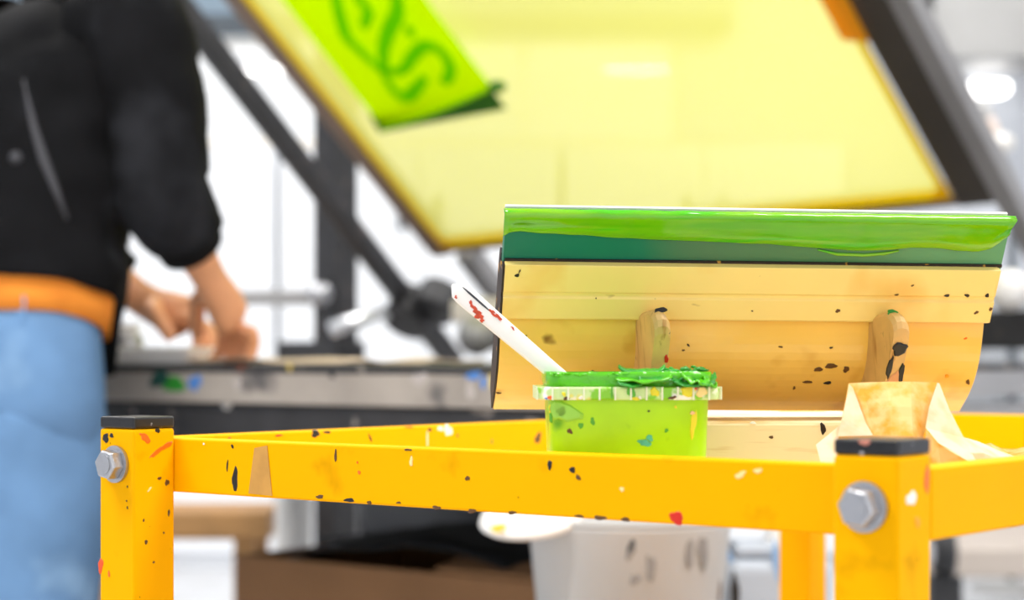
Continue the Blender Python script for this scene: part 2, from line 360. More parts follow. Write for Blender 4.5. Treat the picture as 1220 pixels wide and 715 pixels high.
# ================================================================ SCREEN PRESS
th = math.radians(51.5)
A = V((-math.sin(th), math.cos(th), 0)); B = V((math.cos(th), math.sin(th), 0)); Z = V((0, 0, 1))
yaw, tilt, roll = .8973, .6742, -.038
O = V((.9501, 4.1686, CAMZ+.3419)); SW, SH = 1.45, 1.75
e1 = V((-math.sin(yaw)*math.cos(roll), math.cos(yaw)*math.cos(roll), math.sin(roll)))
dh = V((-math.cos(yaw), -math.sin(yaw), 0))
up = (dh*math.cos(tilt)+Z*math.sin(tilt)); up = (up-e1*up.dot(e1)).normalized()
nf = e1.cross(up).normalized()
if nf.dot(V((0, 0, CAMZ))-O) < 0: nf = -nf      # faces the camera side (underside)

T0 = V((.108, 2.60, 0))                          # table corner nearest the trolley
TL, TD, TZ = 2.1, 1.85, .885
press = thing('screen_press', 'black and grey screen printing press with stained table behind the trolley', 'press', T0+A*1.0+B*.9)
obj('table_top', G().box(T0+Z*(TZ-.012)+A*.0+B*.0, A*TL, B*TD, Z*.012), under_m, press, bevel=.002)
fr = obj('front_rail', G().box(T0+Z*(TZ-.06), A*TL, B*.04, Z*.048), table_m, press, bevel=.003)
sr = obj('side_rail', G().box(T0+B*.041+Z*(TZ-.06), A*.04, B*(TD-.042), Z*.048), alu_grey, press, bevel=.003)
obj('side_rail', G().box(T0+B*.041+A*(TL-.04)+Z*(TZ-.06), A*.04, B*(TD-.042), Z*.048), alu_grey, press, bevel=.003)
obj('lower_beam', G().box(T0+B*.012+Z*(TZ-.135), A*TL, B*.05, Z*.0745), under_m, press, bevel=.003)
obj('lower_beam', G().box(T0+B*.08+A*.01+Z*(TZ-.125), A*.05, B*(TD-.1), Z*.05), alu_grey, press, bevel=.003)
for a in (.05, TL-.11):
    for b in (.06, TD-.12): obj('leg', G().box(T0+A*a+B*b, A*.06, B*.06, Z*(TZ-.136)), press_black, press, bevel=.004)
for k, (px, py, w, h, m) in enumerate(((207, 458, .05, .032, green_paint), (232, 456, .032, .026, blue_paint), (190, 452, .05, .03, mat('dark_teal_paint', lin(10, 70, 60), .5)),
        (564, 448, .030, .012, blue_paint), (576, 456, .012, .02, blue_paint), (586, 455, .012, .02, mat('pale_yellow_paint', lin(230, 205, 110), .5)),
        (345, 438, .012, .014, mat('ochre_paint', lin(190, 165, 80), .5)), (283, 457, .02, .018, mat('pale_grey_paint', lin(185, 175, 168), .5)), (560, 466, .016, .03, MATS['pale_grey_paint']),
        (395, 446, .012, .014, black_paint), (500, 452, .03, .02, MATS['pale_grey_paint']))):
    splat('paint_stain', fr, ray_hit(px, py, T0, -B), -B, w, h, m, seed=k)
c = ray_hit(275, 480, T0+B*.02, -B); obj('bolt_head', G().cyl(c+B*.01, -B, .011, .02), mat('pale_knob', lin(205, 198, 190), .4), press, smooth=True)
# black uprights, lift arms, hinges
pl = P(400, 424, 5.5); pl.z = 0
obj('upright', G().box(pl-A*.045-B*.045, A*.09, B*.09, Z*1.78), press_black, press, bevel=.004)
pr = O-A*.32+B*.10; pr.z = 0
obj('upright', G().box(pr-A*.05-B*.05, A*.10, B*.10, Z*1.72), press_black, press, bevel=.004)
obj('foot_plate', G().box(pl-A*.07-B*.07+Z*.886, A*.24, B*.12, Z*.055), press_black, press, bevel=.004)
HB = V((O.x, O.y, 0))+B*.12
obj('rear_beam', G().box(HB-A*.30+Z*.915, A*1.72, B*.08, Z*.085), press_black, press, bevel=.004)
def parm(px, py):   # point in the screen plane
    return ray_hit(px, py, O, nf)
a0 = parm(541, 432); a1 = parm(215, 8); ad = (a1-a0).normalized()
aw = nf.cross(ad).normalized()
def bar(p, q, w, h, n=nf):
    d = (q-p).normalized(); s = n.cross(d).normalized()
    return G().box(p-s*w/2-n*h/2, q-p, s*w, n*h)
obj('lift_arm', bar(a0, a1+ad*.7, .052, .05), press_black, press, bevel=.004)
pv = parm(491, 368)
obj('pivot_disc', G().cyl(pv-nf*.04, nf, .068, .10, 28), press_black, press, smooth=False, bevel=.006)
obj('pivot_disc', G().cyl(parm(520, 362)-nf*.05, nf, .062, .08, 28), press_black, press, bevel=.006)
hz0, hz1 = P(395, 392, pv.y-.10), pv-nf*.02
obj('clamp_rod', G().tube([hz0, hz1], .022, 16), chrome, press, smooth=True)
obj('round_knob', G().ball(P(381, 350, 5.40), .034), steel, press, smooth=True)
obj('cross_bar', G().box(P(282, 364, 5.47), V((P(380, 364, 5.47).x-P(282, 364, 5.47).x, 0, 0)), V((0, .03, 0)), Z*.044), alu_grey, press, bevel=.003)
obj('hinge_arm', bar(parm(528+28, 300), parm(628, 396), .06, .05), alu_grey, press, bevel=.004)
obj('hinge_block', G().ball(P(568, 400, 4.75), .05), alu_grey, press, smooth=True)
obj('hinge_block', G().ball(P(1203, 346, 4.1), .045), white_plastic, press, smooth=True)
obj('guide_bar', G().box(P(536, 385, 4.9), V((.2, -.16, 0)), B*.05, Z*.06), sill_m, press, bevel=.01)

# ---- the raised screen
scr = thing('printing_screen', 'large raised printing screen with glowing yellow mesh in dark frame', 'screen', O)
def sp(s, t, n=0.): return O+e1*s+up*t+nf*n
FW, FD = .085, .045
obj('mesh', G().add([sp(-.0, 0), sp(SW, 0), sp(SW, SH), sp(0, SH)], [(0, 1, 2, 3)]), mesh_m, scr)
ew = .024
r_ = .05
for nm, o_, a_, b_ in (('mesh_border', sp(0, 0, .003), e1*SW, up*ew*1.3), ('mesh_border', sp(0, SH-ew, .003), e1*SW, up*ew),
                       ('mesh_border', sp(0, ew*1.3, .003), e1*ew*.8, up*(SH-2.3*ew)), ('mesh_border', sp(SW-ew, ew*1.3, .003), e1*ew, up*(SH-2.3*ew))):
    obj(nm, G().add([o_, o_+a_, o_+a_+b_, o_+b_], [(0, 1, 2, 3)]), mesh_edge, scr)
# soft inner corners of the border
for s0, sg in ((0, 1), (SW, -1)):
    obj('mesh_corner', G().add([sp(s0, 0, .004), sp(s0+sg*.055, 0, .004), sp(s0+sg*.028, .022, .004), sp(s0+sg*.013, .045, .004), sp(s0, .085, .004)], [(0, 1, 2, 3, 4)]), mesh_edge, scr)
obj('frame_bar', G().box(sp(-FW, -FW*.45, -.006), e1*FW, up*(SH+FW), nf*-FD), alu_dark, scr, bevel=.004)
obj('frame_bar', G().box(sp(SW, -FW*.45, -.006+.006), e1*.062, up*(SH+FW), nf*-FD), alu_brown, scr, bevel=.004)
obj('frame_bar', G().box(sp(0, -.035, -.006), e1*SW, up*.035, nf*-FD), alu_brown, scr, bevel=.004)
obj('frame_bar', G().box(sp(0, SH, -.006), e1*SW, up*.06, nf*-FD), alu_dark, scr, bevel=.004)
obj('side_channel', G().box(sp(-FW-.05, -.25, .0), e1*.048, up*(SH+.3), nf*-.05), alu_grey, scr, bevel=.004)
g = G(); q = [ray_hit(x, y, sp(0, 0, .006), nf) for x, y in ((984, -60), (1006, 48), (1038, 48), (978, -60))]
q = [ray_hit(x, y, sp(0, 0, .006), nf) for x, y in ((945, -60), (1003, 48), (1036, 50), (980, -60))]
obj('tape_strip', g.add(q, [(0, 1, 2, 3)]), orange_tape, scr, solid=.001)

# lime sheet stuck to the underside of the screen, lower edge peeling away
sheet = thing('printed_sheet', 'lime printed sheet with green swirls hanging on the yellow mesh, lower edge peeling', 'sheet', ray_hit(455, 155, sp(0, 0, .02), nf))
def patch(c, n=16, lift=lambda u, v: 0):
    g = G(); vs = []
    for j in range(n+1):
        for i in range(n+1):
            u, v = i/n, j/n
            p = (c[0]*(1-u)+c[1]*u)*(1-v)+(c[3]*(1-u)+c[2]*u)*v
            vs.append(p+nf*lift(u, v))
    return g.add(vs, [(j*(n+1)+i, j*(n+1)+i+1, (j+1)*(n+1)+i+1, (j+1)*(n+1)+i) for j in range(n) for i in range(n)])
fc = [ray_hit(456, 154, sp(0, 0, .012), nf), ray_hit(587, 104, sp(0, 0, .075), nf), ray_hit(425, -110, sp(0, 0, .012), nf), ray_hit(250, -110, sp(0, 0, .008), nf)]
obj('front_layer', patch(fc, lift=lambda u, v: .012*math.sin(math.pi*u)*(1-v)**2), lime_sheet, sheet, smooth=True)
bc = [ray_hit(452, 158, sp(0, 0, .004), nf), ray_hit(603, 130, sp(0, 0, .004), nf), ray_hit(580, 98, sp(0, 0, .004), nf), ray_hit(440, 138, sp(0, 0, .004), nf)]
obj('shaded_back_layer', patch(bc, 4), green_shade, sheet, solid=.001)
fn = (fc[1]-fc[0]).cross(fc[3]-fc[0]).normalized()
if fn.dot(nf) < 0: fn = -fn
obj('folded_lip', G().tube([fc[0]*(1-u)+fc[1]*u+nf*(.012*math.sin(math.pi*u)-.004) for u in [i/12 for i in range(13)]], .006, 8), lime_sheet, sheet, smooth=True)
obj('shaded_curled_corner', G().ball(fc[1]-nf*.012-up*.01, (.022, .022, .014)), green_shade, sheet, smooth=True)
def ribbon(g, pts, w):
    q = [ray_hit(380+x/4.2, y/4.2, fc[0]+nf*.016, fn) for x, y in pts]
    # Catmull-Rom smoothing
    sm = []
    for i in range(len(q)-1):
        a, b, c, d = q[max(i-1, 0)], q[i], q[i+1], q[min(i+2, len(q)-1)]
        for k in range(6):
            t = k/6; sm.append(.5*((2*b)+(c-a)*t+(2*a-5*b+4*c-d)*t*t+(3*b-a-3*c+d)*t**3))
    sm.append(q[-1]); L_, R_ = [], []
    for i, p_ in enumerate(sm):
        d = (sm[min(i+1, len(sm)-1)]-sm[max(i-1, 0)]).normalized(); s_ = fn.cross(d)
        k = w*1.35*(.6+.4*math.sin(math.pi*i/(len(sm)-1)))
        L_.append(p_+s_*k/2); R_.append(p_-s_*k/2)
    n = len(sm); g.add(L_+R_, [(i, i+1, n+i+1, n+i) for i in range(n-1)])
g = G()
ribbon(g, [(90, -120), (85, -20), (110, 100), (140, 190), (200, 250), (300, 345), (335, 370)], .026)
ribbon(g, [(335, 370), (320, 260), (350, 150), (390, 70), (385, -30), (340, -120)], .028)
ribbon(g, [(170, -80), (205, 0), (245, 60), (222, 140)], .024)
ribbon(g, [(330, 365), (420, 350), (470, 280), (530, 230), (600, 250), (655, 330), (640, 400), (610, 410)], .026)
ribbon(g, [(325, 380), (380, 460), (435, 490), (490, 440), (530, 385)], .026)
ribbon(g, [(430, 150), (455, 158), (480, 166)], .03)
obj('printed_motif', g, motif_m, sheet)

# ---- things under and beside the press
e1h = V((-.782, .624, 0)); bh = V((.624, .782, 0))
c = P(280, 661, 3.5); BL, BD_, BH = .80, .45, c.z
c.z = 0
t = thing('cardboard_box', 'open brown cardboard box on the floor under the press', 'box', c-e1h*.4+bh*.2)
q0 = c-e1h*BL
tk = .008
obj('front_panel', G().box(q0, e1h*BL, bh*tk, Z*BH), cardboard, t)
obj('back_panel', G().box(q0+bh*(BD_-tk), e1h*BL, bh*tk, Z*BH), cardboard, t)
obj('side_panel', G().box(q0+bh*tk, e1h*tk, bh*(BD_-2*tk), Z*BH), cardboard, t)
obj('side_panel', G().box(q0+e1h*(BL-tk)+bh*tk, e1h*tk, bh*(BD_-2*tk), Z*BH), cardboard, t)
obj('bottom_panel', G().box(q0+e1h*tk+bh*tk, e1h*(BL-2*tk), bh*(BD_-2*tk), Z*tk), cardboard, t)
obj('flap', G().box(q0+e1h*.10+Z*(BH+.003), e1h*.22, bh*.14+Z*.03, Z*.006), cardboard, t)
tag(obj('shade_bag', patch([q0+e1h*.012+bh*.02+Z*(BH-.012), q0+e1h*(BL-.012)+bh*.02+Z*(BH-.012), q0+e1h*(BL-.012)+bh*(BD_-.02)+Z*(BH-.012), q0+e1h*.012+bh*(BD_-.02)+Z*(BH-.012)], 14,
    lambda u, v: 0), shade_black, loc=q0+e1h*.4+bh*.2+Z*(BH-.04), smooth=True, solid=.004), 'black bag added for the shade inside the open cardboard box', 'bag')  # black surface stands for the shaded inside of the box
for v_ in C.objects['shade_bag'].data.vertices: v_.co.z += .07*max(0, 1-((v_.co.xy-V((0, 0))).length/.36)**2)+.012*noise.noise(v_.co*14)
k0 = q0+bh*(BD_+.04)+e1h*.30
t = thing('shade_crate', 'black crate added for the shade under the press, behind the cardboard box', 'crate', k0+e1h*.35+bh*.2)  # black body added where the space under the press lies in shade
obj('body', G().box(k0, e1h*.75, bh*.4, Z*.52), shade_black, t, bevel=.006)
obj('rim', G().box(k0-e1h*.012-bh*.012+Z*.484, e1h*.774, bh*.424, Z*.035), shade_black, t, bevel=.004)
k1 = k0+e1h*.33+Z*.5205+bh*.02
k2 = k0+e1h*.01+Z*.5205+bh*.02
t = thing('storage_or_shade_bin', 'black bin added for the shade under the press, nearest the grey bucket', 'bin', k2+e1h*.15+bh*.1)  # added black bin, extends the same under-press shade
obj('body', G().box(k2+e1h*.01+bh*.01, e1h*.27, bh*.25, Z*.14), shade_black, t, bevel=.008)
obj('rim', G().box(k2+Z*.14, e1h*.29, bh*.27, Z*.015), shade_black, t, bevel=.004)
t = thing('storage_or_shade_bin', 'dark grey plastic bin on top of the added black shade crate', 'bin', k1+e1h*.2+bh*.1)
obj('body', G().loft([[k1+e1h*.02+bh*.02, k1+e1h*.34+bh*.02, k1+e1h*.34+bh*.26, k1+e1h*.02+bh*.26],
                      [k1+Z*.13, k1+e1h*.37+Z*.13, k1+e1h*.37+bh*.28+Z*.13, k1+bh*.28+Z*.13]]), grey_plastic, t, bevel=.008)
obj('rim', G().box(k1-e1h*.008-bh*.008+Z*.13, e1h*.386, bh*.296, Z*.015), grey_plastic, t, bevel=.004)
bk = V((.152, 2.5, .39)); c2 = V((.352, 2.75, .39))
t = thing('low_bench', 'low dark bench below the frame holding bucket and canister', 'bench', (.25, 2.63, 0))
bd = (c2-bk); bd.z = 0; bd.normalize(); bs = V((-bd.y, bd.x, 0)); q = V((bk.x, bk.y, 0))-bd*.16-bs*.14
obj('board', G().box(q+Z*.36, bd*.66, bs*.28, Z*.03), under_m, t, bevel=.004)
for i in (.02, .60):
    for j in (.02, .22): obj('leg', G().box(q+bd*i+bs*j, bd*.04, bs*.04, Z*.36), under_m, t)
t = thing('grey_bucket', 'grey paint-dripped bucket standing behind the trolley', 'bucket', bk)
obj('body', G().lathe(bk, [(0, 0), (.098, 0), (.102, .004), (.1305, .290), (.1315, .292), (.1315, .298), (.1265, .298), (.098, .012), (0, .012)], 40), bucket_m, t, smooth=True)
obj('rim', G().lathe(bk, [(.1262, .2985), (.1325, .2985), (.1325, .303), (.1262, .303)], 40), bucket_m, t, smooth=True)
def on_bucket(px, py):
    d = V(((px-610)/FPX, 1, -(py-HOR)/FPX)); o = V((0, 0, CAMZ)); best = None
    for i in range(2000):
        p_ = o+d*(2.2+i*.0002); r = math.hypot(p_.x-bk.x, p_.y-bk.y)
        if r <= .102+(p_.z-bk.z)*.0996: return p_, V((p_.x-bk.x, p_.y-bk.y, 0)).normalized()
    return o+d*2.4, V((0, -1, 0))
grey_drip = mat('grey_drip_paint', lin(140, 135, 130), .5)
for k, (px, py, w, h, m, a) in enumerate(((752, 656, .010, .024, MATS['grey_drip_paint'], -.4), (775, 672, .012, .045, grey_drip, 0), (838, 652, .022, .05, grey_drip, 0), (822, 655, .012, .05, grey_drip, 0), (757, 690, .014, .014, grey_drip, 0), (858, 702, .010, .03, brown_paint, 0), (752, 650, .006, .02, black_paint, -.4))):
    p_, n_ = on_bucket(px, py); splat('drip', t, p_, n_, w, h, m, a, seed=k)
# white lid, tilted on the bucket rim at left
lc = P(634, 609, 2.44); lax = V((-.12, -.30, 1)).normalized()
t = thing('white_lid', 'round white lid tilted on the left rim of the grey bucket', 'lid', lc)
obj('disc', G().lathe(lc, [(0, .008), (.05, .006), (.058, .0), (.066, -.002), (.069, -.010), (.064, -.014), (.056, -.010), (0, -.002)], 36, lax), white_plastic, t, smooth=True)
splat('stain', t, P(594, 629, 2.385), (0, -1, .3), .02, .012, mat('yellow_stain', lin(240, 200, 60), .5))
t = thing('plastic_canister', 'pale blue-grey plastic canister right of the grey bucket', 'canister', c2)
obj('body', G().box(c2+V((-.055, -.07, 0)), V((.15, 0, 0)), V((0, .14, 0)), Z*.225), blue_grey, t, bevel=.018, seg=4)
obj('shoulder', G().box(c2+V((-.04, -.05, .226)), V((.12, 0, 0)), V((0, .10, 0)), Z*.02), blue_grey, t, bevel=.008)
obj('cap', G().cyl(c2+V((.03, 0, .246)), Z, .022, .028), white_plastic, t)
fy = c2.y-.07
splat('mark', t, P(876, 704, fy), (0, -1, 0), .012, .05, black_paint, .1)
splat('drip', t, P(926, 672, fy), (0, -1, 0), .012, .06, mat('pale_blue_paint', lin(140, 175, 215), .5), .15)
splat('drip', t, P(868, 662, fy), (0, -1, 0), .010, .02, MATS['pale_blue_paint'], .3)

# things on the press table in front of the operator
c = P(133, 427, 3.24); c.z = TZ
tag(obj('paper_pad', G().box(c+Z*.001, V((.128, -.02, 0)), B*.08, Z*.029), mat('bright_paper', lin(254, 254, 252), .7), loc=c, bevel=.006), 'white paper pad lying on the table under the hands', 'paper pad')
c = P(150, 402, 3.55); c.z = TZ
t = thing('small_jar', 'small pale jar behind the paper pad on the press table', 'jar', c)
obj('body', G().lathe(c, [(0, 0), (.03, 0), (.032, .01), (.032, .05), (.025, .055), (0, .055)]), alu_grey, t, smooth=True)
obj('cap', G().cyl(c+Z*.055, Z, .026, .02), white_plastic, t)

# ================================================================ OPERATOR (person)
R_ = V((.782, -.624, 0)); Fw = V((.624, .782, 0)); PO = V((-.265*3.05, 3.05, 0))
def L(r, f, z): return PO+R_*r+Fw*f+Z*z
person = thing('person', 'person in black jacket, orange shirt and blue jeans leaning over the press', 'person', PO)
def skinned(name, chains, m, parent, lv=2):
    """chains: lists of (point, radius); points shared by position weld into one graph"""
    me = bpy.data.meshes.new(name); base = wloc(parent); bm = bmesh.new(); lay = bm.verts.layers.skin.verify(); vd = {}
    for ch in chains:
        prev = None
        for i, (p_, r) in enumerate(ch):
            key = tuple(round(x, 4) for x in p_)
            if key not in vd:
                v = bm.verts.new(p_-base); rr = r if isinstance(r, tuple) else (r, r); v[lay].radius = rr; vd[key] = v
                if ch[0][0] == p_ and i == 0: v[lay].use_root = True
            v = vd[key]
            if prev and prev is not v and not bm.edges.get((prev, v)): bm.edges.new((prev, v))
            prev = v
    bm.to_mesh(me); bm.free()
    o = bpy.data.objects.new(name, me); C.objects.link(o); o.parent = parent; me.materials.append(m)
    sk = o.modifiers.new('skin', 'SKIN'); sk.use_smooth_shade = True; sk.branch_smoothing = .5
    s_ = o.modifiers.new('sub', 'SUBSURF'); s_.levels = s_.render_levels = lv
    return o
pel = L(0, -.02, .93); ch_ = L(0, .06, 1.22); nk = L(0, .15, 1.47); hd0 = L(0, .20, 1.56)
shr, elr, wrr = L(.19, .11, 1.42), L(.235, .12, 1.16), L(.205, .255, 1.025)
shl, ell, wrl = L(-.19, .13, 1.42), L(-.24, .22, 1.17), L(-.075, .355, .995)
def hand(w, d, side, up_, s=1.):
    """chains for a hand: wrist point w, pointing d, palm side direction 'side' towards the thumb, fingers curling along -up_"""
    d = d.normalized(); side = (side-d*side.dot(d)).normalized(); n = d.cross(side); n = n if n.dot(up_) > 0 else -n
    ch = []; pc = w+d*.050*s; kn = w+d*.092*s
    palm = [(w, (.025*s, .021*s)), (w+d*.03*s, (.030*s, .020*s)), (pc+d*.014, (.034*s, .019*s)), (kn-d*.006, (.034*s, .015*s))]
    ch.append(palm)
    for i, (off, ln) in enumerate(((.030, .072), (.010, .080), (-.010, .074), (-.029, .058))):
        b0_ = w+d*.078*s+side*off*s
        b1_ = b0_+d*ln*.40*s-n*.006
        b2_ = b1_+(d*.62-n*.72).normalized()*ln*.36*s
        b3_ = b2_+(d*.15-n*.98).normalized()*ln*.30*s
        ch.append([(b0_, .0105*s), (b1_, .0100*s), (b2_, .0090*s), (b3_, .0078*s)])
    t0 = w+d*.030*s+side*.020*s; t1 = t0+(d*.55+side*.75-n*.2).normalized()*.036*s; t2 = t1+(d*.85+side*.1-n*.5).normalized()*.032*s; t3 = t2+(d*.8-side*.2-n*.55).normalized()*.022*s
    ch.append([(t0, .015*s), (t1, .0125*s), (t2, .011*s), (t3, .0088*s)])
    return ch
hr = hand(wrr, (L(.185, .330, .955)-wrr), -R_+Fw*.3, Z+Fw*.5, 1.28)
hl = hand(wrl, (L(.07, .395, .945)-wrl), Fw*-.2+R_*.2-Z*-.2+Fw*-.6, Z, 1.28)
hips = [L(.09, -.02, .90), L(-.09, -.02, .90)]
chains = [[(pel, (.15, .12)), (L(0, .01, 1.06), (.14, .10)), (ch_, (.16, .11)), (L(0, .11, 1.38), (.15, .10)), (nk, .06), (hd0, .055)],
          [(L(0, .11, 1.38), (.15, .10)), (shr, .055), (L(.215, .115, 1.29), .048), (elr, .040), (L(.222, .19, 1.09), .038), (wrr, (.030, .026))] + hr[0][1:],
          [(L(0, .11, 1.38), (.15, .10)), (shl, .055), (L(-.215, .17, 1.29), .048), (ell, .040), (L(-.15, .29, 1.08), .038), (wrl, (.031, .027))] + hl[0][1:]]
for sgn, h_ in ((1, hips[0]), (-1, hips[1])):
    chains.append([(pel, (.15, .12)), (h_, .085), (L(.10*sgn, -.005, .70), .070), (L(.10*sgn, .0, .49), .052), (L(.10*sgn, -.02, .30), .048), (L(.10*sgn, -.03, .09), .034), (L(.105*sgn, .06, .04), (.035, .03)), (L(.11*sgn, .13, .03), (.03, .022))])
body = skinned('body', chains+hr[1:]+hl[1:], skin, person)
# head (above the frame): looks down at the table
hc = L(0, .235, 1.66); fd = (Fw*.80-Z*.60).normalized(); hu = (Fw*.60+Z*.80).normalized(); hs = R_
g = G(); n, mm = 28, 22; rings = []
for i in range(mm+1):
    ph = math.pi*i/mm; z_ = -math.cos(ph); rr = max(math.sin(ph), .02); ring = []
    for k in range(n):
        t_ = 2*math.pi*k/n; x_, y_ = math.sin(t_), math.cos(t_)     # y = forward
        jaw = 1-.22*max(0, -z_)**1.5
        fx, fy_, fz = x_*rr*.074*jaw, y_*rr*.098*(1-.10*max(0, -z_)), z_*.118
        nose = math.exp(-((x_*rr)/.16)**2-((z_+.10)/.16)**2)*max(0, y_)
        brow = math.exp(-((z_-.14)/.10)**2)*max(0, y_)*.15; sock = math.exp(-((abs(x_*rr)-.36)/.16)**2-((z_-.02)/.12)**2)*max(0, y_)
        mouth = math.exp(-((x_*rr)/.3)**2-((z_+.42)/.06)**2)*max(0, y_); chin = math.exp(-((x_*rr)/.3)**2-((z_+.78)/.2)**2)*max(0, y_)
        fy_ += nose*.024+brow*.012-sock*.009+mouth*.005+chin*.010
        ring.append(hc+hs*fx+fd*fy_+hu*fz)
    rings.append(ring)
g.loft(rings)
for s_ in (-1, 1):
    g.loft([[hc+hs*s_*(.070+.012*math.sin(math.pi*j/5))+fd*(-.012+.018*math.cos(6.283*k/8)*math.sin(math.pi*(j+.5)/6))+hu*(.0+.03*math.sin(6.283*k/8)*math.sin(math.pi*(j+.5)/6)) for k in range(8)] for j in range(6)])
head = obj('head', g, skin, person, smooth=True)
for s_ in (-1, 1):
    ec = hc+hs*s_*.030+fd*.083+hu*.004
    e_ = obj('eye', G().ball(ec, .0115), eye_m, head, smooth=True)
    obj('iris', G().ball(ec+fd*.0085, .0052), iris_m, e_, smooth=True)
    obj('eyebrow', G().tube([hc+hs*s_*.016+fd*.099+hu*.022, hc+hs*s_*.032+fd*.097+hu*.027, hc+hs*s_*.048+fd*.086+hu*.022], [.003, .004, .002], 8), hair_m, head, smooth=True)
obj('lips', G().tube([hc+hs*x_+fd*(.0945-.004*abs(x_)/.02)-hu*.050 for x_ in (-.022, -.01, 0, .01, .022)], [.002, .0045, .004, .0045, .002], 8), mat('lips', lin(190, 105, 90), .5), head, smooth=True)
g = G(); rings = []
for i in range(13):
    ph = math.pi*(.30+.70*i/12); ring = []
    for k in range(28):
        t_ = 2*math.pi*k/28; y_ = math.cos(t_)
        lo_ = .30+.34*max(0, y_)**.7 if y_ > 0 else .30
        ph = math.pi*(lo_+(1-lo_)*i/12); z_ = -math.cos(ph); rr = math.sin(ph)
        w_ = 1.07+.03*noise.noise(V((math.sin(t_)*4, y_*4, i*.7)))
        ring.append(hc-fd*.004+(hs*math.sin(t_)*rr*.076+fd*y_*rr*.100+hu*z_*.120)*w_)
    rings.append(ring)
obj('hair', g.loft(rings), hair_m, head, smooth=True)
# jacket: torso shell with dropping front hem and two sleeves
def oval(c, rx, ry, n, zf=None, ax=R_, ay=Fw, nz=0., key=0):
    out = []
    for k in range(n):
        t_ = 2*math.pi*k/n; q = 1+nz*noise.noise(V((math.cos(t_)*2.2, math.sin(t_)*2.2, key)))
        p_ = c+ax*rx*math.cos(t_)*q+ay*ry*math.sin(t_)*q
        if zf is not None: p_.z = zf(t_)
        out.append(p_)
    return out
def sst(x):
    x = max(0, min(1, x)); return x*x*(3-2*x)
def hem(t_):
    d = math.degrees(t_) % 360
    if d > 230: d -= 360
    if d > 140: return 1.021-.15*(1-sst((d-140)/70))
    return 1.021-.03*sst((d+36)/70)-.125*sst((d-36)/26)
g = G(); rings = []; NS = 48
prof = [(0, 0, .205, .165), (.12, .005, .205, .165), (.25, .015, .205, .165), (.40, .03, .205, .16), (.55, .05, .208, .155), (.70, .075, .212, .15), (.82, .10, .214, .145), (.91, .12, .19, .13), (.97, .135, .13, .10), (1.0, .15, .075, .075)]
for i in range(31):
    s_ = i/30
    for j in range(len(prof)-1):
        if prof[j][0] <= s_ <= prof[j+1][0]:
            k = (s_-prof[j][0])/(prof[j+1][0]-prof[j][0]); v = [prof[j][m_]*(1-k)+prof[j+1][m_]*k for m_ in range(4)]; break
    ring = oval(L(0, v[1], 0), v[2], v[3], NS, nz=.10, key=i*.22)
    for k, p_ in enumerate(ring):
        t_ = 2*math.pi*k/NS; z0 = hem(t_); top = 1.475-.04*abs(math.cos(t_))*(1-max(0, (s_-.9)*8)); p_.z = z0+(top-z0)*s_+.006*noise.noise(V((math.cos(t_)*3, math.sin(t_)*3, s_*9)))
    rings.append(ring)
g.loft(rings, cap=False)
def sleeve(g, pts, key):
    pts2 = []
    for i in range(len(pts)-1):
        (a, ra), (b, rb) = pts[i], pts[i+1]
        for k in range(5): t_ = k/5; pts2.append((a*(1-t_)+b*t_, ra*(1-t_)+rb*t_))
    pts2.append(pts[-1]); u = V((1, 0, 0)); rings = []
    for i, (p_, r) in enumerate(pts2):
        t_ = (pts2[min(i+1, len(pts2)-1)][0]-pts2[max(i-1, 0)][0]).normalized(); u = (u-t_*u.dot(t_)).normalized(); w = t_.cross(u)
        rings.append([p_+(u*math.cos(2*math.pi*k/24)+w*math.sin(2*math.pi*k/24))*r*(1+.10*noise.noise(V((math.cos(2*math.pi*k/24)*1.5, math.sin(2*math.pi*k/24)*1.5, i*.55+key)))) for k in range(24)])
    g.loft(rings, cap=False)
cfr = wrr+(elr-wrr).normalized()*.072; cfl = wrl+(ell-wrl).normalized()*.06
sleeve(g, [(L(.11, .10, 1.42), .075), (shr+Z*-.01, .088), (L(.215, .125, 1.29), .084), (elr, .076), (L(.222, .185, 1.10), .062), (cfr, .047)], 3.)
sleeve(g, [(L(-.11, .11, 1.42), .075), (shl+Z*-.01, .088), (L(-.22, .17, 1.29), .080), (ell, .070), (L(-.16, .29, 1.09), .058), (cfl, .048)], 9.)
jk = obj('jacket', g, jacket_m, person, smooth=True, solid=.006)
obj('cuff', G().tube([cfr-(elr-wrr).normalized()*.004, cfr+(elr-wrr).normalized()*.05], [.051, .056], 24, cap=False), jacket_m, jk, smooth=True, solid=.005)
obj('cuff', G().tube([cfl-(ell-wrl).normalized()*.004, cfl+(ell-wrl).normalized()*.05], [.050, .055], 24, cap=False), jacket_m, jk, smooth=True, solid=.005)
def on_jacket(px, py):
    d = V(((px-610)/FPX, 1, -(py-HOR)/FPX)); best = None
    from mathutils.bvhtree import BVHTree
    bv = BVHTree.FromPolygons([tuple(p_) for p_ in g.v], g.f); h_ = bv.ray_cast(V((0, 0, CAMZ)), d.normalized())
    return (h_[0]-d.normalized()*.004) if h_[0] else P(px, py, 2.9)
obj('seam', G().tube([on_jacket(*q) for q in ((28, 95), (40, 150), (52, 190), (66, 225), (80, 262))], [.002, .006, .008, .006, .003], 8), seam_m, jk, smooth=True)
obj('snap_button', G().ball(on_jacket(19, 188), .010), seam_m, jk, smooth=True)
obj('collar', G().tube([L(.075*math.cos(a_), .15+.075*math.sin(a_), 1.475+.02*-math.sin(a_)) for a_ in [k*math.pi/8 for k in range(-1, 16)]], .016, 10), jacket_m, jk, smooth=True)
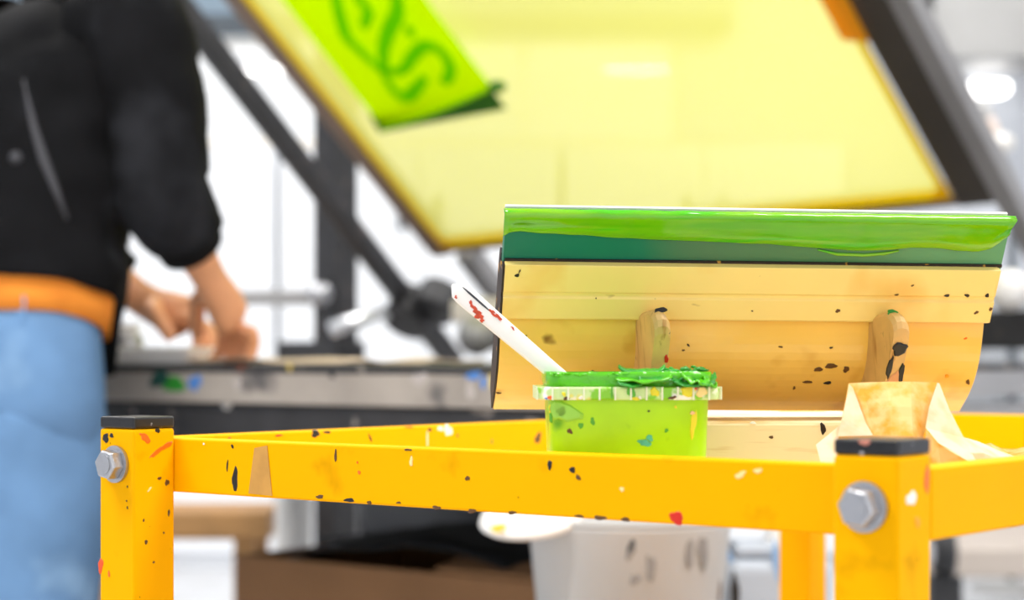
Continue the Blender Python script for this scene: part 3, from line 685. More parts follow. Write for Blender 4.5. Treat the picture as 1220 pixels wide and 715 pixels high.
# orange shirt hem below the jacket
g2 = G(); rr_ = []
for i in range(5):
    ring = oval(L(0, .0, 0), .190+.004*math.sin(i), .150, 40, nz=.05, key=i*.3)
    for k, p_ in enumerate(ring): t_ = 2*math.pi*k/40; d_ = math.degrees(t_); d_ = d_-360 if d_ > 230 else d_; p_.z = .969+.030*i-.045*sst((d_+25)/85)
    rr_.append(ring)
obj('shirt', g2.loft(rr_, cap=False), shirt_m, person, smooth=True, solid=.006)
# jeans
g3 = G(); rings = []
for z_, rx, ry, f0 in ((.73, .150, .085, 0), (.76, .178, .108, 0), (.785, .188, .122, 0), (.80, .194, .130, -.002), (.83, .195, .136, -.005), (.87, .194, .140, -.008), (.92, .189, .142, -.01), (.96, .184, .140, -.008), (.99, .180, .138, -.005)):
    rings.append(oval(L(0, f0, z_), rx, ry, 40, nz=.04, key=z_*3))
g3.loft(rings, cap=False)
for sgn in (1, -1):
    rings = []
    for z_, r, f0 in ((.85, .080, -.005), (.80, .092, .0), (.72, .096, .0), (.60, .088, .0), (.50, .080, .0), (.42, .076, -.005), (.30, .074, -.015), (.18, .068, -.02), (.08, .070, -.02), (.045, .072, -.02)):
        rings.append(oval(L(.095*sgn, f0, z_), r*.96, r*1.22, 32, nz=.05, key=z_*14+sgn))
    g3.loft(rings, cap=False)
jn = obj('jeans', g3, jeans_m, person, smooth=True, solid=.004)
obj('belt_loop', G().box(L(.155, -.085, .945), V((.012, 0, 0)), V((0, .008, 0)), Z*.045), jeans_m, jn)
for sgn in (1, -1):
    obj('shoe', G().loft([oval(L(.105*sgn, f0, z_), w_, l_, 24) for z_, w_, l_, f0 in ((0, .048, .14, .05), (.03, .05, .142, .05), (.055, .044, .12, .035), (.09, .036, .06, -.02), (.10, .036, .055, -.02))]), shoe_m, person, smooth=True)
# the cloth he is working on
c = L(.25, .42, TZ)
tag(obj('cream_cloth', patch([L(.08, .30, TZ+.004), L(.46, .30, TZ+.004), L(.48, .62, TZ+.004), L(.10, .62, TZ+.004)], 24, lambda u, v: 0), mat('cream_cloth', lin(205, 185, 160), .9, var=.15, vscale=12), loc=c, smooth=True, solid=.003), 'cream cloth under the hands at the front of the press', 'cloth')
ob = C.objects['cream_cloth']
for v in ob.data.vertices: v.co.z += .012*max(0, noise.noise(V((v.co.x*11, v.co.y*11, .3))))

# ================================================================ YELLOW TROLLEY
P0 = V((.2089, 1.0447, 0)); s = .04; LA, MB_ = .6655, 1.0382; ZT, RH, CAP = CAMZ-.0626, .0408, .0169
tk = .02
cart = thing('yellow_trolley', 'paint-splashed yellow steel trolley frame with bolted corner posts', 'trolley', P0+A*.33+B*.52)
def cpt(u, v, z): return P0+A*u+B*v+Z*z
def hexbolt(c, n, parent, r=.0115):
    n = n.normalized(); u = Z; w = n.cross(u)
    b_ = obj('bolt', G().loft([[c+n*h_+(u*math.cos(math.pi*k/3+.35)+w*math.sin(math.pi*k/3+.35))*rr for k in range(6)] for h_, rr in ((.0025, r), (.011, r), (.0125, r*.88))]), steel, parent, bevel=.0006)
    obj('washer', G().cyl(c+n*.0003, n, r*1.22, .0024, 28), steel, parent, smooth=False)
    obj('bolt_boss', G().cyl(c+n*.0125, n, r*.62, .0006, 24), steel, parent)
    return b_
posts = {}
for nm, u0, v0 in (('near', 0, 0), ('left', LA-s, 0), ('right', 0, MB_-s), ('far', LA-s, MB_-s)):
    p_ = obj('post', G().box(cpt(u0, v0, .10), A*s, B*s, Z*(ZT+CAP-.009-.10)), yellow, cart, bevel=.0025, seg=3)
    obj('post_cap', G().box(cpt(u0+.0002, v0+.0002, ZT+CAP-.0088), A*(s-.0004), B*(s-.0004), Z*.0088), cap_m, p_, bevel=.0018, seg=3)
    obj('caster_fork', G().box(cpt(u0+.008, v0+.008, .072), A*.024, B*.024, Z*.028), steel, p_)
    obj('caster_wheel', G().cyl(cpt(u0+.006, v0+.02, .036), A, .036, .028, 24), rubber, p_, bevel=.004)
    posts[nm] = p_
def rail(o_, a_, b_, z=ZT, h=RH): return obj('rail', G().box(o_+Z*(z-h), a_, b_, Z*h), yellow, cart, bevel=.0018, seg=3)
rf = rail(cpt(tk, s, 0), A*(LA-2*tk), B*tk)                     # front rail, inside the posts
rr2 = rail(cpt(0, s, 0), A*tk, B*(MB_-2*s))                      # right rail
rl = rail(cpt(LA-tk, s, 0), A*tk, B*(MB_-2*s))                   # left rail
rb = rail(cpt(tk, MB_-s-tk, 0), A*(LA-2*tk), B*tk)               # far rail
obj('tray', G().box(cpt(tk+.001, s+tk+.001, ZT-RH), A*(LA-2*tk-.002), B*(MB_-2*s-2*tk-.002), Z*.003), tray_m, cart)
TRZ = ZT-RH+.003
for z_ in (.30,):
    for o_, a_, b_ in ((cpt(tk, s, 0), A*(LA-2*tk), B*tk), (cpt(0, s, 0), A*tk, B*(MB_-2*s)), (cpt(LA-tk, s, 0), A*tk, B*(MB_-2*s)), (cpt(tk, MB_-s-tk, 0), A*(LA-2*tk), B*tk)):
        rail(o_, a_, b_, z_)
    obj('shelf', G().box(cpt(tk+.001, s+tk+.001, z_-RH), A*(LA-2*tk-.002), B*(MB_-2*s-2*tk-.002), Z*.003), yellow, cart)
nA, nB = -B, -A
hexbolt(ray_hit(139, 553, cpt(0, 0, 0), nA), nA, posts['left'])
hexbolt(ray_hit(1031, 604, cpt(0, 0, 0), nA), nA, posts['near'])
# paint marks:  plane, normal, parent, (px, py, width mm, height mm, material, angle)
def marks(p0, n, parent, lst, name='paint_splash'):
    for k, (px, py, w, h, m, a) in enumerate(lst): splat(name, parent, ray_hit(px, py, p0, n), n, w/1000*.85, h/1000*.85, m, a, seed=k, thick=.0005)
cream = mat('cream_dried_paint', lin(250, 225, 150), .5)
marks(cpt(0, s, 0), nA, rf, [(280, 571, 7.5, 23, black_paint, -.15), (271, 555, 2, 10, black_paint, -.1), (277, 532, 3, 4, black_paint, .6), (806, 617, 14, 9, red_paint, 0),
      (400, 543, 2.5, 13, brown_paint, 0), (428, 563, 3, 4, orange_paint, 0), (490, 550, 4, 8, cream, 0), (426, 551, 2, 2, orange_paint, 0), (557, 570, 5, 4, brown_paint, 0), (655, 554, 5, 7, black_paint, 0), (682, 560, 5, 6, black_paint, .5), (689, 569, 4, 5, brown_paint, .6),
      (741, 583, 4, 4, cream, 0), (882, 566, 9, 5, cream, .4), (903, 561, 7, 4, cream, 0), (243, 529, 2, 2, white_paint_or_sheen, 0), (486, 536, 8, 2.2, brown_paint, 0),
      (381, 592, 9, 3.5, brown_paint, 0), (416, 596, 11, 4, black_paint, 0), (440, 599, 6, 3, brown_paint, 0), (520, 605, 10, 3, brown_paint, 0), (562, 609, 9, 3.5, brown_paint, 0), (610, 611, 8, 3, brown_paint, 0), (715, 617, 14, 3, brown_paint, 0), (745, 619, 9, 3, brown_paint, 0), (690, 615, 8, 2.5, brown_paint, 0), (475, 599, 5, 2, brown_paint, 0)])
q = [ray_hit(x, y, cpt(0, s-.0006, 0), nA) for x, y in ((296, 588), (303, 534), (318, 531), (324, 591))]
obj('tape_patch', G().add(q+[p_-B*-.0005 for p_ in q], [(0, 1, 2, 3), (4, 5, 6, 7), (0, 1, 5, 4), (1, 2, 6, 5), (2, 3, 7, 6), (3, 0, 4, 7)]), tan_tape, rf)
tag(C.objects['tape_patch'], 'tan tape patch')
LAc = cpt(LA-s, 0, 0)
marks(LAc, nB, posts['left'], [(189, 537, 4, 26, orange_paint, -1.0), (199, 531, 5, 14, orange_paint, -1.1), (174, 523, 11, 7, orange_paint, -.4), (171, 518, 9, 3, orange_paint, -.2), (188, 513, 5, 5, black_paint, -.2), (199, 575, 5, 6, brown_paint, .3), (190, 570, 5, 3, brown_paint, .4), (178, 583, 6, 2, cream, .8), (174, 646, 3, 5, brown_paint, 0), (201, 611, 2.5, 6, brown_paint, 0), (171, 620, 2, 3, brown_paint, 0), (195, 635, 2, 2, brown_paint, 0), (183, 670, 2.5, 2, brown_paint, 0)])
marks(LAc, nA, posts['left'], [(120, 674, 7, 14, mat('vermilion_paint', lin(240, 85, 25), .4), 0), (130, 684, 3, 6, orange_paint, 0), (126, 522, 10, 8, black_paint, .3), (133, 519, 6, 4, black_paint, 0), (152, 605, 1.6, 3, brown_paint, 0), (151, 597, 1.6, 2, brown_paint, 0), (152, 580, 1.6, 2, brown_paint, 0)])
marks(cpt(0, 0, 0), nB, posts['near'], [(1086, 594, 14, 10, white_paint_or_sheen, 0), (1104, 571, 8, 18, orange_paint, 0), (1093, 622, 8, 8, mat('amber_paint', lin(255, 165, 10), .5), 0)])
marks(cpt(0, 0, ZT), nA, C.objects['post_cap'], [(1030, 527, 10, 3, mat('dusty_pink_paint', lin(205, 130, 110), .5), 0)])
Ri = cpt(LA-tk, 0, 0)
marks(Ri, nB, rl, [(376, 517, 13, 7, black_paint, 0), (390, 515, 10, 3, black_paint, 0), (441, 522, 2, 11, black_paint, .5), (534, 513, 15, 12, white_paint_or_sheen, 0), (525, 511, 12, 5, white_paint_or_sheen, 0), (509, 524, 1.6, 22, white_paint_or_sheen, 0), (332, 519, 10, 2, red_paint, 0), (273, 523, 5, 4, orange_paint, 0), (488, 509, 14, 2, orange_paint, 0), (512, 512, 6, 4, black_paint, 0), (641, 522, 10, 16, brown_paint, -.4), (586, 526, 4, 6, green_paint, .4), (545, 519, 4, 4, orange_paint, 0)])

# ---------------------------------------------------------------- pine board, squeegee
BYF = 1.378
board = G().bx((.050, BYF, TRZ), (.279, 1.625, CAMZ-78*BYF/FPX))
bt = CAMZ-78*BYF/FPX
t = thing('pine_board', 'thick pale pine board lying in the trolley under the squeegee', 'board', (.16, 1.49, TRZ))
obj('block', board, plank_m, t, bevel=.003)
bl = C.objects['block']
splat('paint_splash', bl, V((.222, BYF, CAMZ-87*BYF/FPX)), (0, -1, 0), .0045, .008, black_paint)
splat('paint_splash', bl, V((.172, BYF, CAMZ-80*BYF/FPX)), (0, -1, 0), .004, .002, white_paint_or_sheen)
splat('paint_splash', bl, V((.185, BYF, CAMZ-97*BYF/FPX)), (0, -1, 0), .004, .002, brown_paint)

sy, stl, sr_ = .1015, .5563, .0084; SL, SHH = .3622, .1590
M3 = Matrix.Rotation(sy, 3, 'Z') @ Matrix.Rotation(stl, 3, 'X') @ Matrix.Rotation(sr_, 3, 'Y')
SO = V((.1679, 1.45, CAMZ-.0391)); su, sn, sw = M3 @ V((1, 0, 0)), M3 @ V((0, -1, 0)), M3 @ V((0, 0, 1))
def sq(a, w, n=0.): return SO+su*a+sw*w+sn*n
sqg = thing('squeegee', 'wooden-toned squeegee with green blade coated in lime ink, leaning on two pegs', 'squeegee', SO)
def extr(prof, a0, a1, steps=1, wob=None):
    g = G(); g.loft([[sq(a0+(a1-a0)*i/steps, w, n) for n, w in prof] for i in range(steps+1)]); return g
def bulge(k): return -.0060+.0095*math.sin(math.pi*min(1, k*1.02))-.0085*k*k
conv = [(bulge(k/14), .0745-.0865*k/14) for k in range(15)]
prof = [(0, .1205), (0, .0985), (-.0012, .0975), (-.0012, .0945), (0.0004, .0935), (0.0006, .0770), (-.0006, .0755), (-.0310, .0755), (-.030, .112), (-.027, .1205), (-.0185, .1205), (-.0185, .1150), (-.0060, .1150), (-.0060, .1205)]
profg = conv+[(-.030, -.003), (-.032, .010), (-.0315, .0745)]
hold = obj('holder', extr(prof, -SL/2, SL/2), holder_m, sqg, bevel=.0006, seg=2)
grip = obj('grip', extr(profg, -SL/2, SL/2-.001), grip_m, sqg, bevel=.0006, seg=2)
prof_e = [(n*.97-.0006, .0012+w*.985) for n, w in prof]
obj('end_plate', extr(prof_e, -SL/2-.0016, -SL/2-.0001), grime, sqg)
obj('end_plate', extr([(n*.97-.0006, .0012+w*.985) for n, w in profg], -SL/2-.0016, -SL/2-.0001), grime, sqg)
obj('end_plate', extr(prof_e, SL/2+.0001, SL/2+.0010), holder_m, sqg)
obj('blade', extr([(-.0070, .1155), (-.0070, .1560), (-.0082, SHH-.0015), (-.0165, SHH-.0015), (-.0178, .1560), (-.0178, .1155)], -SL/2-.001, SL/2+.003), blade_m, sqg)
# dark line between blade and holder
obj('grime_line', extr([(-.0071, .1200), (-.0055, .1200), (-.0055, .1222), (-.0071, .1222)], -SL/2, SL/2+.003), grime, sqg)
# ink coat with a wavy lower edge, thicker in the middle
g = G(); rings = []; NA = 90
for i in range(NA+1):
    f_ = i/NA; a_ = -SL/2-.0022+(SL+.0058)*f_
    LW = ((0, .1395), (.01, .1420), (.03, .1435), (.25, .1390), (.5, .1362), (.62, .1335), (.68, .1318), (.76, .1322), (.80, .1345), (.85, .1352), (.90, .1328), (.94, .1320), (.97, .1345), (.99, .142), (1, .146))
    for q_ in range(len(LW)-1):
        if LW[q_][0] <= f_ <= LW[q_+1][0]: low = LW[q_][1]+(LW[q_+1][1]-LW[q_][1])*(f_-LW[q_][0])/(LW[q_+1][0]-LW[q_][0]); break
    low += .0008*noise.noise(V((f_*22, 0, 0)))
    thk = .0022+.0008*noise.noise(V((f_*25, 4, 0)))
    drip = max(0, (f_-.985)/.015)
    top = SHH+.0010+.0006*noise.noise(V((f_*30, 9, 0)))
    rings.append([sq(a_, low, -.0069), sq(a_, low+.0012, -.0069+thk*.75), sq(a_, low+.008, -.0069+thk*1.0), sq(a_, .1505, -.0069+thk*.7), sq(a_, .1555, -.0069+thk*1.5), sq(a_+.003*drip, top-.0005, -.0062+thk*.8),
                  sq(a_+.003*drip, top+.0006, -.0095), sq(a_, SHH-.0006, -.0140+.0012*noise.noise(V((f_*18, 3, 1)))), sq(a_, SHH-.0018, -.0125), sq(a_, SHH-.002, -.0085), sq(a_, .151, -.0074)])
g.loft(rings); inkc = obj('ink_coat', g, blade_ink, sqg, smooth=True)
obj('sheen_edge', extr([(-.0155, SHH-.0014), (-.0155, SHH+.0002), (-.0180, SHH+.0002), (-.0180, SHH-.0014)], -SL/2-.001, SL/2+.0028), white_paint_or_sheen, sqg)  # white strip paints in the sheen on the blade's top edge
obj('ink_smear', G().tube([sq(a_, w, -.0064) for a_, w in ((.045, .1325), (.06, .1290), (.08, .1285), (.095, .1300), (.105, .1325))], [.0006, .0012, .0011, .0012, .0006], 8), blade_ink, sqg, smooth=True)
# pegs: rounded wooden tongues carrying the squeegee
def on_holder(px, py, n=0.): return ray_hit(px, py, SO+sn*n, sn)
for px in (772, 1048):
    c = on_holder(px, 420); a_ = (c-SO).dot(su)
    tw = .0058; prof = []
    prof = [(-.001, .0815), (.006, .0872), (.013, .0925), (.019, .0955), (.025, .0962), (.0295, .0945), (.0325, .0905), (.0338, .0850)]
    prof += [(.034, .012), (.030, -.006)]
    # lower end sits on the pine board: cut horizontal
    def foot(n): return (bt+.0004-SO.z-sn.z*n)/sw.z
    prof = prof[:-1]+[(.034, foot(.034)), (-.004, foot(-.004)), (-.004, .0790)]
    SKW = .18
    def rnd(d_, w): return w if w < .05 else w-.0040*abs(d_/tw)**3
    g = G().loft([[sq(a_-.004+SKW*n_+d_, rnd(d_, w), n_) for n_, w in prof] for d_ in (-tw, -tw*.6, 0, tw*.6, tw)])
    pg = obj('peg', g, peg_m, sqg, bevel=.0015, seg=2)
    tip = lambda w, d_, n_=.0345: sq(a_-.004+SKW*n_+d_, w, n_)
    if px < 900:
        splat('ink_blot', pg, sq(a_+.001, .0955, .020), sn*.5+sw*.85, .010, .006, black_paint, .3, seed=1)
        splat('ink_blot', pg, tip(.064, .0045), sn, .003, .007, red_paint, 0, seed=2)
        splat('ink_blot', pg, tip(.0440, .002), sn, .008, .008, white_paint_or_sheen, .6, seed=3, thick=.002)
        splat('ink_blot', pg, tip(.0380, -.003), sn, .006, .009, white_paint_or_sheen, .2, seed=4, thick=.002)
    else:
        splat('ink_blot', pg, tip(.074, 0), sn, .0125, .010, black_paint, 0, seed=5)
        splat('ink_blot', pg, sq(a_-.002, .0940, .016), sn*.5+sw, .007, .006, green_paint, 0, seed=6)
        splat('ink_blot', pg, tip(.052, .0048), sn, .004, .022, black_paint, 0, seed=7)
        splat('ink_blot', pg, tip(.058, -.0048), sn, .004, .02, black_paint, 0, seed=8)
        splat('ink_blot', pg, tip(.046, .000), sn, .008, .018, mat('salmon_paint', lin(225, 160, 105), .5), 0, seed=9)
for k, (px, py, w, h, m, a_) in enumerate(((616, 328, 5.5, 4.5, black_paint, .5), (619, 323, 1.5, 5, black_paint, -.3), (594, 468, 8, 2, brown_paint, 0), (820, 411, 5, 2, black_paint, -.7), (814, 417, 4, 2, brown_paint, 0), (1128, 352, 8, 3, black_paint, 0), (1152, 352, 7, 4, black_paint, 0), (1176, 352, 6, 4.5, black_paint, 0), (1163, 372, 7, 4, brown_paint, .4), (1180, 368, 5, 5, brown_paint, .3),
        (975, 440, 14, 5, brown_paint, .1), (990, 436, 16, 7, brown_paint, .2), (1008, 440, 9, 8, brown_paint, 0), (962, 455, 16, 3, brown_paint, 0), (986, 456, 11, 4, black_paint, 0), (946, 462, 3, 5, brown_paint, 0), (998, 370, 7, 5, brown_paint, 0), (990, 414, 5, 2, black_paint, .4), (930, 413, 6, 2, brown_paint, 0), (1150, 403, 5, 2, orange_paint, .5), (1153, 455, 6, 7, brown_paint, .4), (1128, 448, 6, 4, MATS['amber_paint'], 0), (1087, 340, 4, 1.5, brown_paint, .4), (1068, 351, 5, 1.5, brown_paint, .2), (710, 355, 2, 1.5, brown_paint, 0), (896, 370, 3, 2, brown_paint, 0), (626, 400, 4, 2, brown_paint, .3), (706, 442, 3, 2.5, black_paint, 0))):
    w_ = (on_holder(px, py)-SO).dot(sw)
    nn = 0.
    if w_ < .0745: nn = bulge((.0745-w_)/.0865)
    splat('paint_splash', hold if w_ >= .0745 else grip, on_holder(px, py, nn)+sn*.0004, sn, w/1000*.55, h/1000*.55*1.15, m, a_, seed=k, thick=.0006)

# ---------------------------------------------------------------- ink tub
tub = thing('ink_tub', 'square plastic tub of lime green ink with crusted rim, inside the trolley', 'tub', P(744, 500, 1.322).xy.to_3d()+Z*TRZ)
tc_ = V((P(744, 500, 1.322).x, 1.322, 0)); tyaw = .02
tu, tv = V((math.cos(tyaw), math.sin(tyaw), 0)), V((-math.sin(tyaw), math.cos(tyaw), 0))
def rrect(hw, hd, r, z, n=6):
    out = []
    for cx, cy, a0_ in ((hw-r, hd-r, 0), (-hw+r, hd-r, 90), (-hw+r, -hd+r, 180), (hw-r, -hd+r, 270)):
        for k in range(n+1):
            t_ = math.radians(a0_+90*k/n); out.append(tc_+tu*(cx+r*math.cos(t_))+tv*(cy+r*math.sin(t_))+Z*z)
    return out
zt = CAMZ-(446-HOR)/FPX*1.28; zf1 = CAMZ-(461-HOR)/FPX*1.275; zf0 = CAMZ-(476.5-HOR)/FPX*1.275
g = G().loft([rrect(.0500, .043, .012, TRZ+.0003), rrect(.0512, .0442, .014, TRZ+.004), rrect(.0535, .0465, .014, zf0), rrect(.0540, .0470, .014, zt), rrect(.0525, .0455, .013, zt), rrect(.0520, .0450, .013, zt-.012)], cap=True)
body_t = obj('tub_body', g, lime_tub, tub, smooth=True)
md = body_t.modifiers.new('es', 'EDGE_SPLIT'); md.split_angle = math.radians(50)
fl = obj('rim_flange', G().loft([rrect(.0541, .0471, .014, zf0), rrect(.0600, .0530, .017, zf0), rrect(.0606, .0536, .0175, zf0+.001), rrect(.0606, .0536, .0175, zf1-.001), rrect(.0598, .0528, .017, zf1), rrect(.0541, .0471, .014, zf1)], cap=False), flange_m, tub, bevel=.0004)
for k in range(-5, 6):
    for sd in (-1, 1):
        c_ = tc_+tu*(.0103*k)+tv*(sd*.0536); obj('flange_rib', G().box(c_-tu*.0006-tv*(.0012 if sd < 0 else -.0002)+Z*zf0, tu*.0012, tv*.001, Z*(zf1-zf0)), rib_m, fl)
for k in range(-4, 5):
    for sd in (-1, 1):
        c_ = tc_+tv*(.0103*k)+tu*(sd*.0606); obj('flange_rib', G().box(c_-tv*.0006-tu*(.001 if sd < 0 else 0)+Z*zf0, tv*.0012, tu*.001, Z*(zf1-zf0)), rib_m, fl)
# smeared green collar above the flange, lumpy top
g = G(); r1 = rrect(.0543, .0473, .0145, 0, 14); rings = [[], [], [], [], []]
for i, p_ in enumerate(r1):
    d_ = (p_-tc_); d_.z = 0; d_ = d_.normalized(); nz_ = noise.noise(p_*90)
    for j, (off, z_) in enumerate(((.0002, zf1+.0003), (.0009+.0006*nz_, zf1+.003), (.0013+.0008*nz_, zt-.002), (.0012, zt+.0016+.0012*nz_), (-.0032, zt+.0012+.001*nz_))): rings[j].append(p_+d_*off+Z*z_)
g.loft(rings, cap=False); obj('ink_collar', g, ink, tub, smooth=True)
g = G(); n_ = 22; vs = []
for j in range(n_+1):
    for i in range(n_+1):
        x, y = -.051+.102*i/n_, -.044+.088*j/n_
        vs.append(tc_+tu*x+tv*y+Z*(zt-.010+.003*noise.noise(V((x*60, y*60, 2)))))
obj('ink_surface', g.add(vs, [(j*(n_+1)+i, j*(n_+1)+i+1, (j+1)*(n_+1)+i+1, (j+1)*(n_+1)+i) for j in range(n_) for i in range(n_)]), ink, tub, smooth=True)
# crusted skin of ink lying over the right half of the rim
def flake(px0, px1, py, Y, dz, w, m, seed, curl=.004, depth=.02):
    r = random.Random(seed); a, b = P(px0, py, Y), P(px1, py+dz, Y); g = G(); vs = []; nu, nv = 18, 6
    for j in range(nv+1):
        for i in range(nu+1):
            u, v = i/nu, j/nv; p_ = a*(1-u)+b*u
            p_ = p_+V((0, (v-.5)*depth*(1-.5*abs(2*u-1)**2), 0))+Z*(curl*((2*u-1)**4)*(1 if r.random() < 2 else 0)+w*noise.noise(V((u*5+seed, v*3, seed*1.3)))-.002*(2*v-1)**2)
            vs.append(p_)
    g.add(vs, [(j*(nu+1)+i, j*(nu+1)+i+1, (j+1)*(nu+1)+i+1, (j+1)*(nu+1)+i) for j in range(nv) for i in range(nu)])
    return obj('ink_flake', g, m, tub, smooth=True, solid=.0011)
flake(737, 792, 441, 1.29, 0, .0012, ink_dark, 3, .0035)
flake(733, 800, 452, 1.275, -1, .0018, ink, 5, .002, .03)
flake(736, 764, 456, 1.270, 2, .0010, ink_dark, 6, .002)
flake(760, 812, 449, 1.28, 2, .0020, ink_dark, 8, .001, .03)
flake(790, 838, 447, 1.29, 3, .0028, ink_dark, 11, .002, .035)
flake(800, 851, 455, 1.275, 2, .0022, ink_dark, 13, .003, .025)
flake(812, 845, 449, 1.272, 8, .0030, ink, 17, .003, .02)
flake(822, 852, 446, 1.30, 5, .0028, ink_dark, 19, .004, .03)
flake(838, 853, 452, 1.28, 8, .0020, ink, 23, .003, .03)
g = G()
for k in range(46):
    x = random.uniform(.0, .054); p_ = tc_+tu*x+tv*random.uniform(-.047, .03)+Z*(zt+.001+random.uniform(0, .004)*(x/.054)); g.ball(p_, (random.uniform(.001, .004), random.uniform(.001, .003), random.uniform(.0007, .002)), 8, 5)
tag(obj('ink_crumbs', g, ink_dark, tub, smooth=True), kind='stuff')
g = G()
for k in range(40):
    x = random.uniform(-.055, .0); p_ = tc_+tu*x+tv*random.uniform(-.0485, -.045)+Z*(zt+random.uniform(-.001, .0012)); g.ball(p_, (random.uniform(.001, .003), .0012, random.uniform(.0005, .0012)), 8, 5)
tag(obj('ink_crumbs', g, ink, tub, smooth=True), kind='stuff')
bf = tc_-tv*.0462; bn = -tv
pale_green = mat('pale_green_smear', lin(150, 215, 70), .3)
lemon = mat('lemon_paint', lin(235, 225, 30), .4)
for k, (px, py, w, h, m, a_) in enumerate(((674, 491, 20, 14, pale_green, -.4), (664, 489, 14, 12, pale_green, .3), (679, 514, 5, 3, brown_paint, -.5), (692, 507, 5, 4, mat('mid_green_smear', lin(80, 170, 15), .3), 0), (706, 502, 4, 6, MATS['mid_green_smear'], .2), (769, 528, 8, 5, teal_paint, 0), (774, 522, 5, 5, teal_paint, .4), (763, 526, 4, 3, teal_paint, 0), (656, 498, 2, 9, MATS['mid_green_smear'], .1), (825, 492, 3, 3, mat('peach_paint', lin(245, 200, 150), .5), 0), (826, 505, 5, 18, lemon, -.1), (773, 490, 1.5, 1.5, black_paint, 0), (794, 513, 3, 3, MATS['mid_green_smear'], 0), (805, 485, 2, 2, lemon, 0), (655, 487, 2, 6, lemon, 0))):
    n_off = .0006+max(0, (CAMZ-(py-HOR)/FPX*1.278-TRZ))*.037
    splat('smear', body_t, ray_hit(px, py, bf-tv*(.0006 if py < 500 else -.0006), bn), bn, w/1000*.56*1.7, h/1000*.56*1.7, m, a_, seed=k, thick=.0006)
ff = tc_-tv*.0538
for k, (px, py, w, h, m, a_) in enumerate(((655, 474, 4, 4, orange_paint, .5), (651, 475, 3, 2, blue_paint, 0), (675, 475, 6, 3, brown_paint, 0), (672, 470, 3, 5, lemon, .3), (692, 474, 4, 3, white_paint_or_sheen, 0), (762, 474, 4, 3, white_paint_or_sheen, 0), (780, 467, 8, 8, lemon, .2), (752, 466, 7, 14, ink, 0), (729, 467, 2, 10, MATS['mid_green_smear'], 0), (820, 466, 14, 9, lemon, 0), (801, 474, 7, 3, brown_paint, .2), (757, 475, 10, 3, lemon, 0), (829, 462, 3, 5, red_paint, 0), (836, 467, 9, 10, cream, 0), (643, 465, 4, 5, pale_green, 0))):
    splat('paint_splash', fl, ray_hit(px, py, ff, bn), bn, w/1000*.75, h/1000*.75, m, a_, seed=k, thick=.0006)

# ---------------------------------------------------------------- white mixing stick
m0, m1 = P(700, 477.5, 1.315), P(539, 340, 1.325)
md_ = (m1-m0).normalized(); mn = V((0, -1, 0)); mn = (mn-md_*mn.dot(md_)).normalized(); ms = md_.cross(mn)
if ms.z < 0: ms = -ms
LM = (m1-m0).length
stick = thing('mixing_stick', 'white plastic mixing stick stained red, standing in the ink tub', 'mixing stick', m0)
rings = []
for i in range(25):
    t_ = i/24; x = LM*t_; hw = .0072 if t_ > .30 else .0078
    hw = .0056+.0016*min(1, max(0, (t_-.28)/.6))
    e_ = max(0, (x-(LM-.009))/.009); hw *= math.sqrt(max(.02, 1-e_*e_))
    dp = .0030
    rings.append([m0+md_*x+ms*hw*math.copysign(abs(math.cos(a_))**.6, math.cos(a_))+mn*dp*math.copysign(abs(math.sin(a_))**.6, math.sin(a_)) for a_ in [2*math.pi*k/20 for k in range(20)]])
st = obj('handle', G().loft(rings), white_plastic, stick, smooth=True)
obj('blade', G().loft([[m0+md_*x+ms*w_*c_+mn*.0025*d_ for c_, d_ in ((-1, -1), (1, -1), (1, 1), (-1, 1))] for x, w_ in ((-.035, .010), (-.02, .011), (0, .0068))]), white_plastic, stick, bevel=.001)
def stk(px, py): return ray_hit(px, py, m0+mn*.0032, mn)
ga, gb = stk(551, 342), stk(584, 371)
gd = (gb-ga).normalized()
obj('groove', G().tube([ga+(gb-ga)*k/8+mn*-.0004 for k in range(9)], [.0002, .0006, .0008, .0008, .0008, .0008, .0008, .0006, .0003], 8), dark_groove, st, smooth=True)
for k, (px, py, w, h, a_) in enumerate(((592, 377, 9, 2.6, -.75), (567, 370, 8, 4, -.6), (570, 376, 6, 4, -.7), (574, 381, 4, 3, -.6), (561, 361, 4, 2, -.8), (543, 354, 2, 2, 0), (586, 371, 5, 2, -.7), (611, 391, 3, 1.5, -.7))):
    splat('stain', st, stk(px, py), mn, w/1000, h/1000, red_stain, a_, seed=k, thick=.0004, rough=.5)

# ---------------------------------------------------------------- crumpled kraft paper at the right
def grid_sheet(rows, sub=3):
    """rows: lists of control points; returns a bilinearly subdivided sheet"""
    R, Cn = len(rows), len(rows[0]); g = G(); vs = []; nu = (Cn-1)*sub+1; nv = (R-1)*sub+1
    for j in range(nv):
        for i in range(nu):
            r0 = min(j//sub, R-2); c0 = min(i//sub, Cn-2); fv = j/sub-r0; fu = i/sub-c0
            p_ = (rows[r0][c0]*(1-fu)+rows[r0][c0+1]*fu)*(1-fv)+(rows[r0+1][c0]*(1-fu)+rows[r0+1][c0+1]*fu)*fv
            vs.append(p_+V((0, .0012*noise.noise(p_*70), 0)))
    return g.add(vs, [(j*nu+i, j*nu+i+1, (j+1)*nu+i+1, (j+1)*nu+i) for j in range(nv-1) for i in range(nu-1)])
zb = lambda x, Y: V(((x-610)/FPX*Y, Y, TRZ+.002))
paper = thing('kraft_paper', 'crumpled translucent kraft paper standing folded behind the near post', 'paper', zb(1060, 1.27))
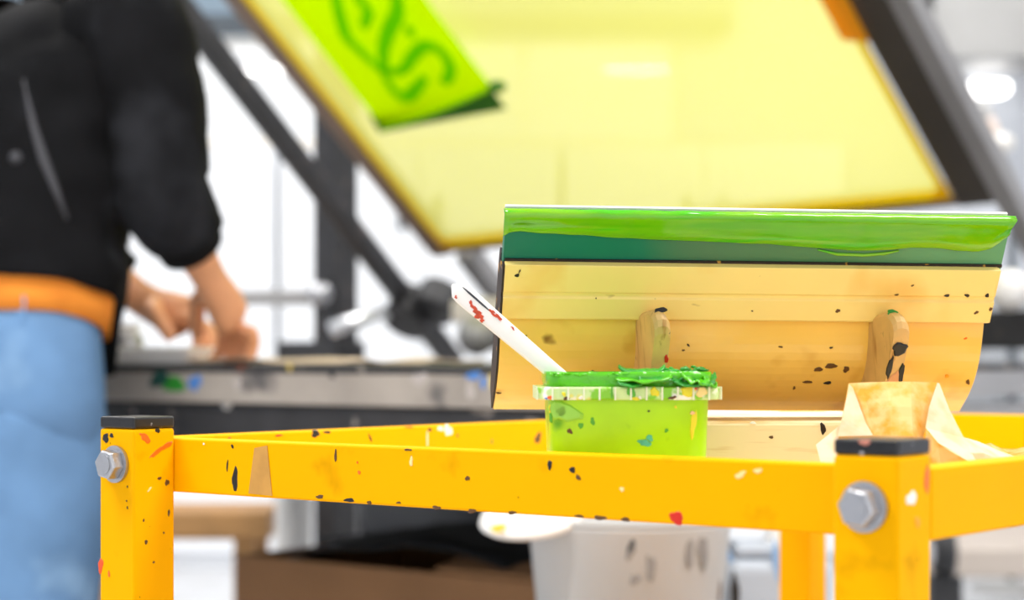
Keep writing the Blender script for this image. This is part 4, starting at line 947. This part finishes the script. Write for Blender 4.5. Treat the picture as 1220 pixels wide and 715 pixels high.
fs = grid_sheet([[P(1011, 457, 1.300), P(1026, 456, 1.296), P(1056, 455, 1.288), P(1085, 455, 1.284), P(1117, 456, 1.288)],
                 [P(1005, 488, 1.292), P(1034, 486, 1.284), P(1060, 485, 1.272), P(1086, 485, 1.270), P(1106, 500, 1.276)],
                 [P(999, 520, 1.286), P(1040, 520, 1.272), P(1062, 520, 1.262), P(1088, 520, 1.258), P(1100, 522, 1.268)],
                 [zb(992, 1.285), zb(1040, 1.270), zb(1062, 1.258), zb(1088, 1.254), zb(1100, 1.264)]])
obj('folded_sheet', fs, kraft, paper, smooth=False, solid=.0003)
obj('turned_corner', grid_sheet([[P(1012, 458, 1.296), P(1016, 462, 1.292)], [P(1003, 500, 1.284), P(1032, 505, 1.275)], [P(998, 520, 1.282), P(1040, 519, 1.268)]]), kraft_pale, paper, solid=.0003)
rf_ = grid_sheet([[P(1117, 456, 1.288), P(1119, 457, 1.290)], [P(1107, 485, 1.268), P(1131, 488, 1.284)], [P(1103, 510, 1.258), P(1148, 522, 1.276)], [P(1118, 528, 1.25), P(1156, 537, 1.266)], [P(1162, 553, 1.25), P(1166, 556, 1.252)]])
obj('side_fold', rf_, kraft_pale, paper, solid=.0003)
obj('side_fold', grid_sheet([[P(1103, 512, 1.262), P(1118, 529, 1.254), P(1162, 554, 1.252)], [zb(1103, 1.262), zb(1125, 1.255), zb(1160, 1.252)]]), kraft, paper, solid=.0003)
obj('trailing_sheet', grid_sheet([[P(1147, 521, 1.285), P(1165, 526, 1.30), P(1190, 537, 1.31), P(1222, 549, 1.32)], [P(1156, 540, 1.262), P(1172, 540, 1.27), P(1196, 550, 1.28), P(1222, 558, 1.29)], [zb(1160, 1.258), zb(1180, 1.262), zb(1200, 1.27), zb(1222, 1.28)]]), kraft_pale, paper, solid=.0003)
obj('torn_edge', grid_sheet([[P(990, 516, 1.285), P(1002, 505, 1.287)], [P(972, 530, 1.280), P(998, 530, 1.280)], [P(978, 552, 1.272), P(996, 552, 1.272)], [zb(980, 1.27), zb(996, 1.27)]]), kraft_pale, paper, solid=.0003)
p2 = thing('kraft_scrap', 'second crumpled scrap of brown kraft paper at the right edge of the tray', 'paper', zb(1200, 1.40))
obj('crumple', grid_sheet([[zb(1150, 1.46), zb(1175, 1.47), zb(1200, 1.48), zb(1235, 1.49)], [P(1160, 532, 1.43), P(1180, 528, 1.43), P(1200, 538, 1.44), P(1226, 531, 1.44)], [P(1160, 548, 1.40), P(1185, 545, 1.39), P(1205, 550, 1.39), P(1230, 542, 1.40)], [zb(1165, 1.36), zb(1185, 1.36), zb(1205, 1.36), zb(1230, 1.36)]]), kraft, p2, solid=.0003)
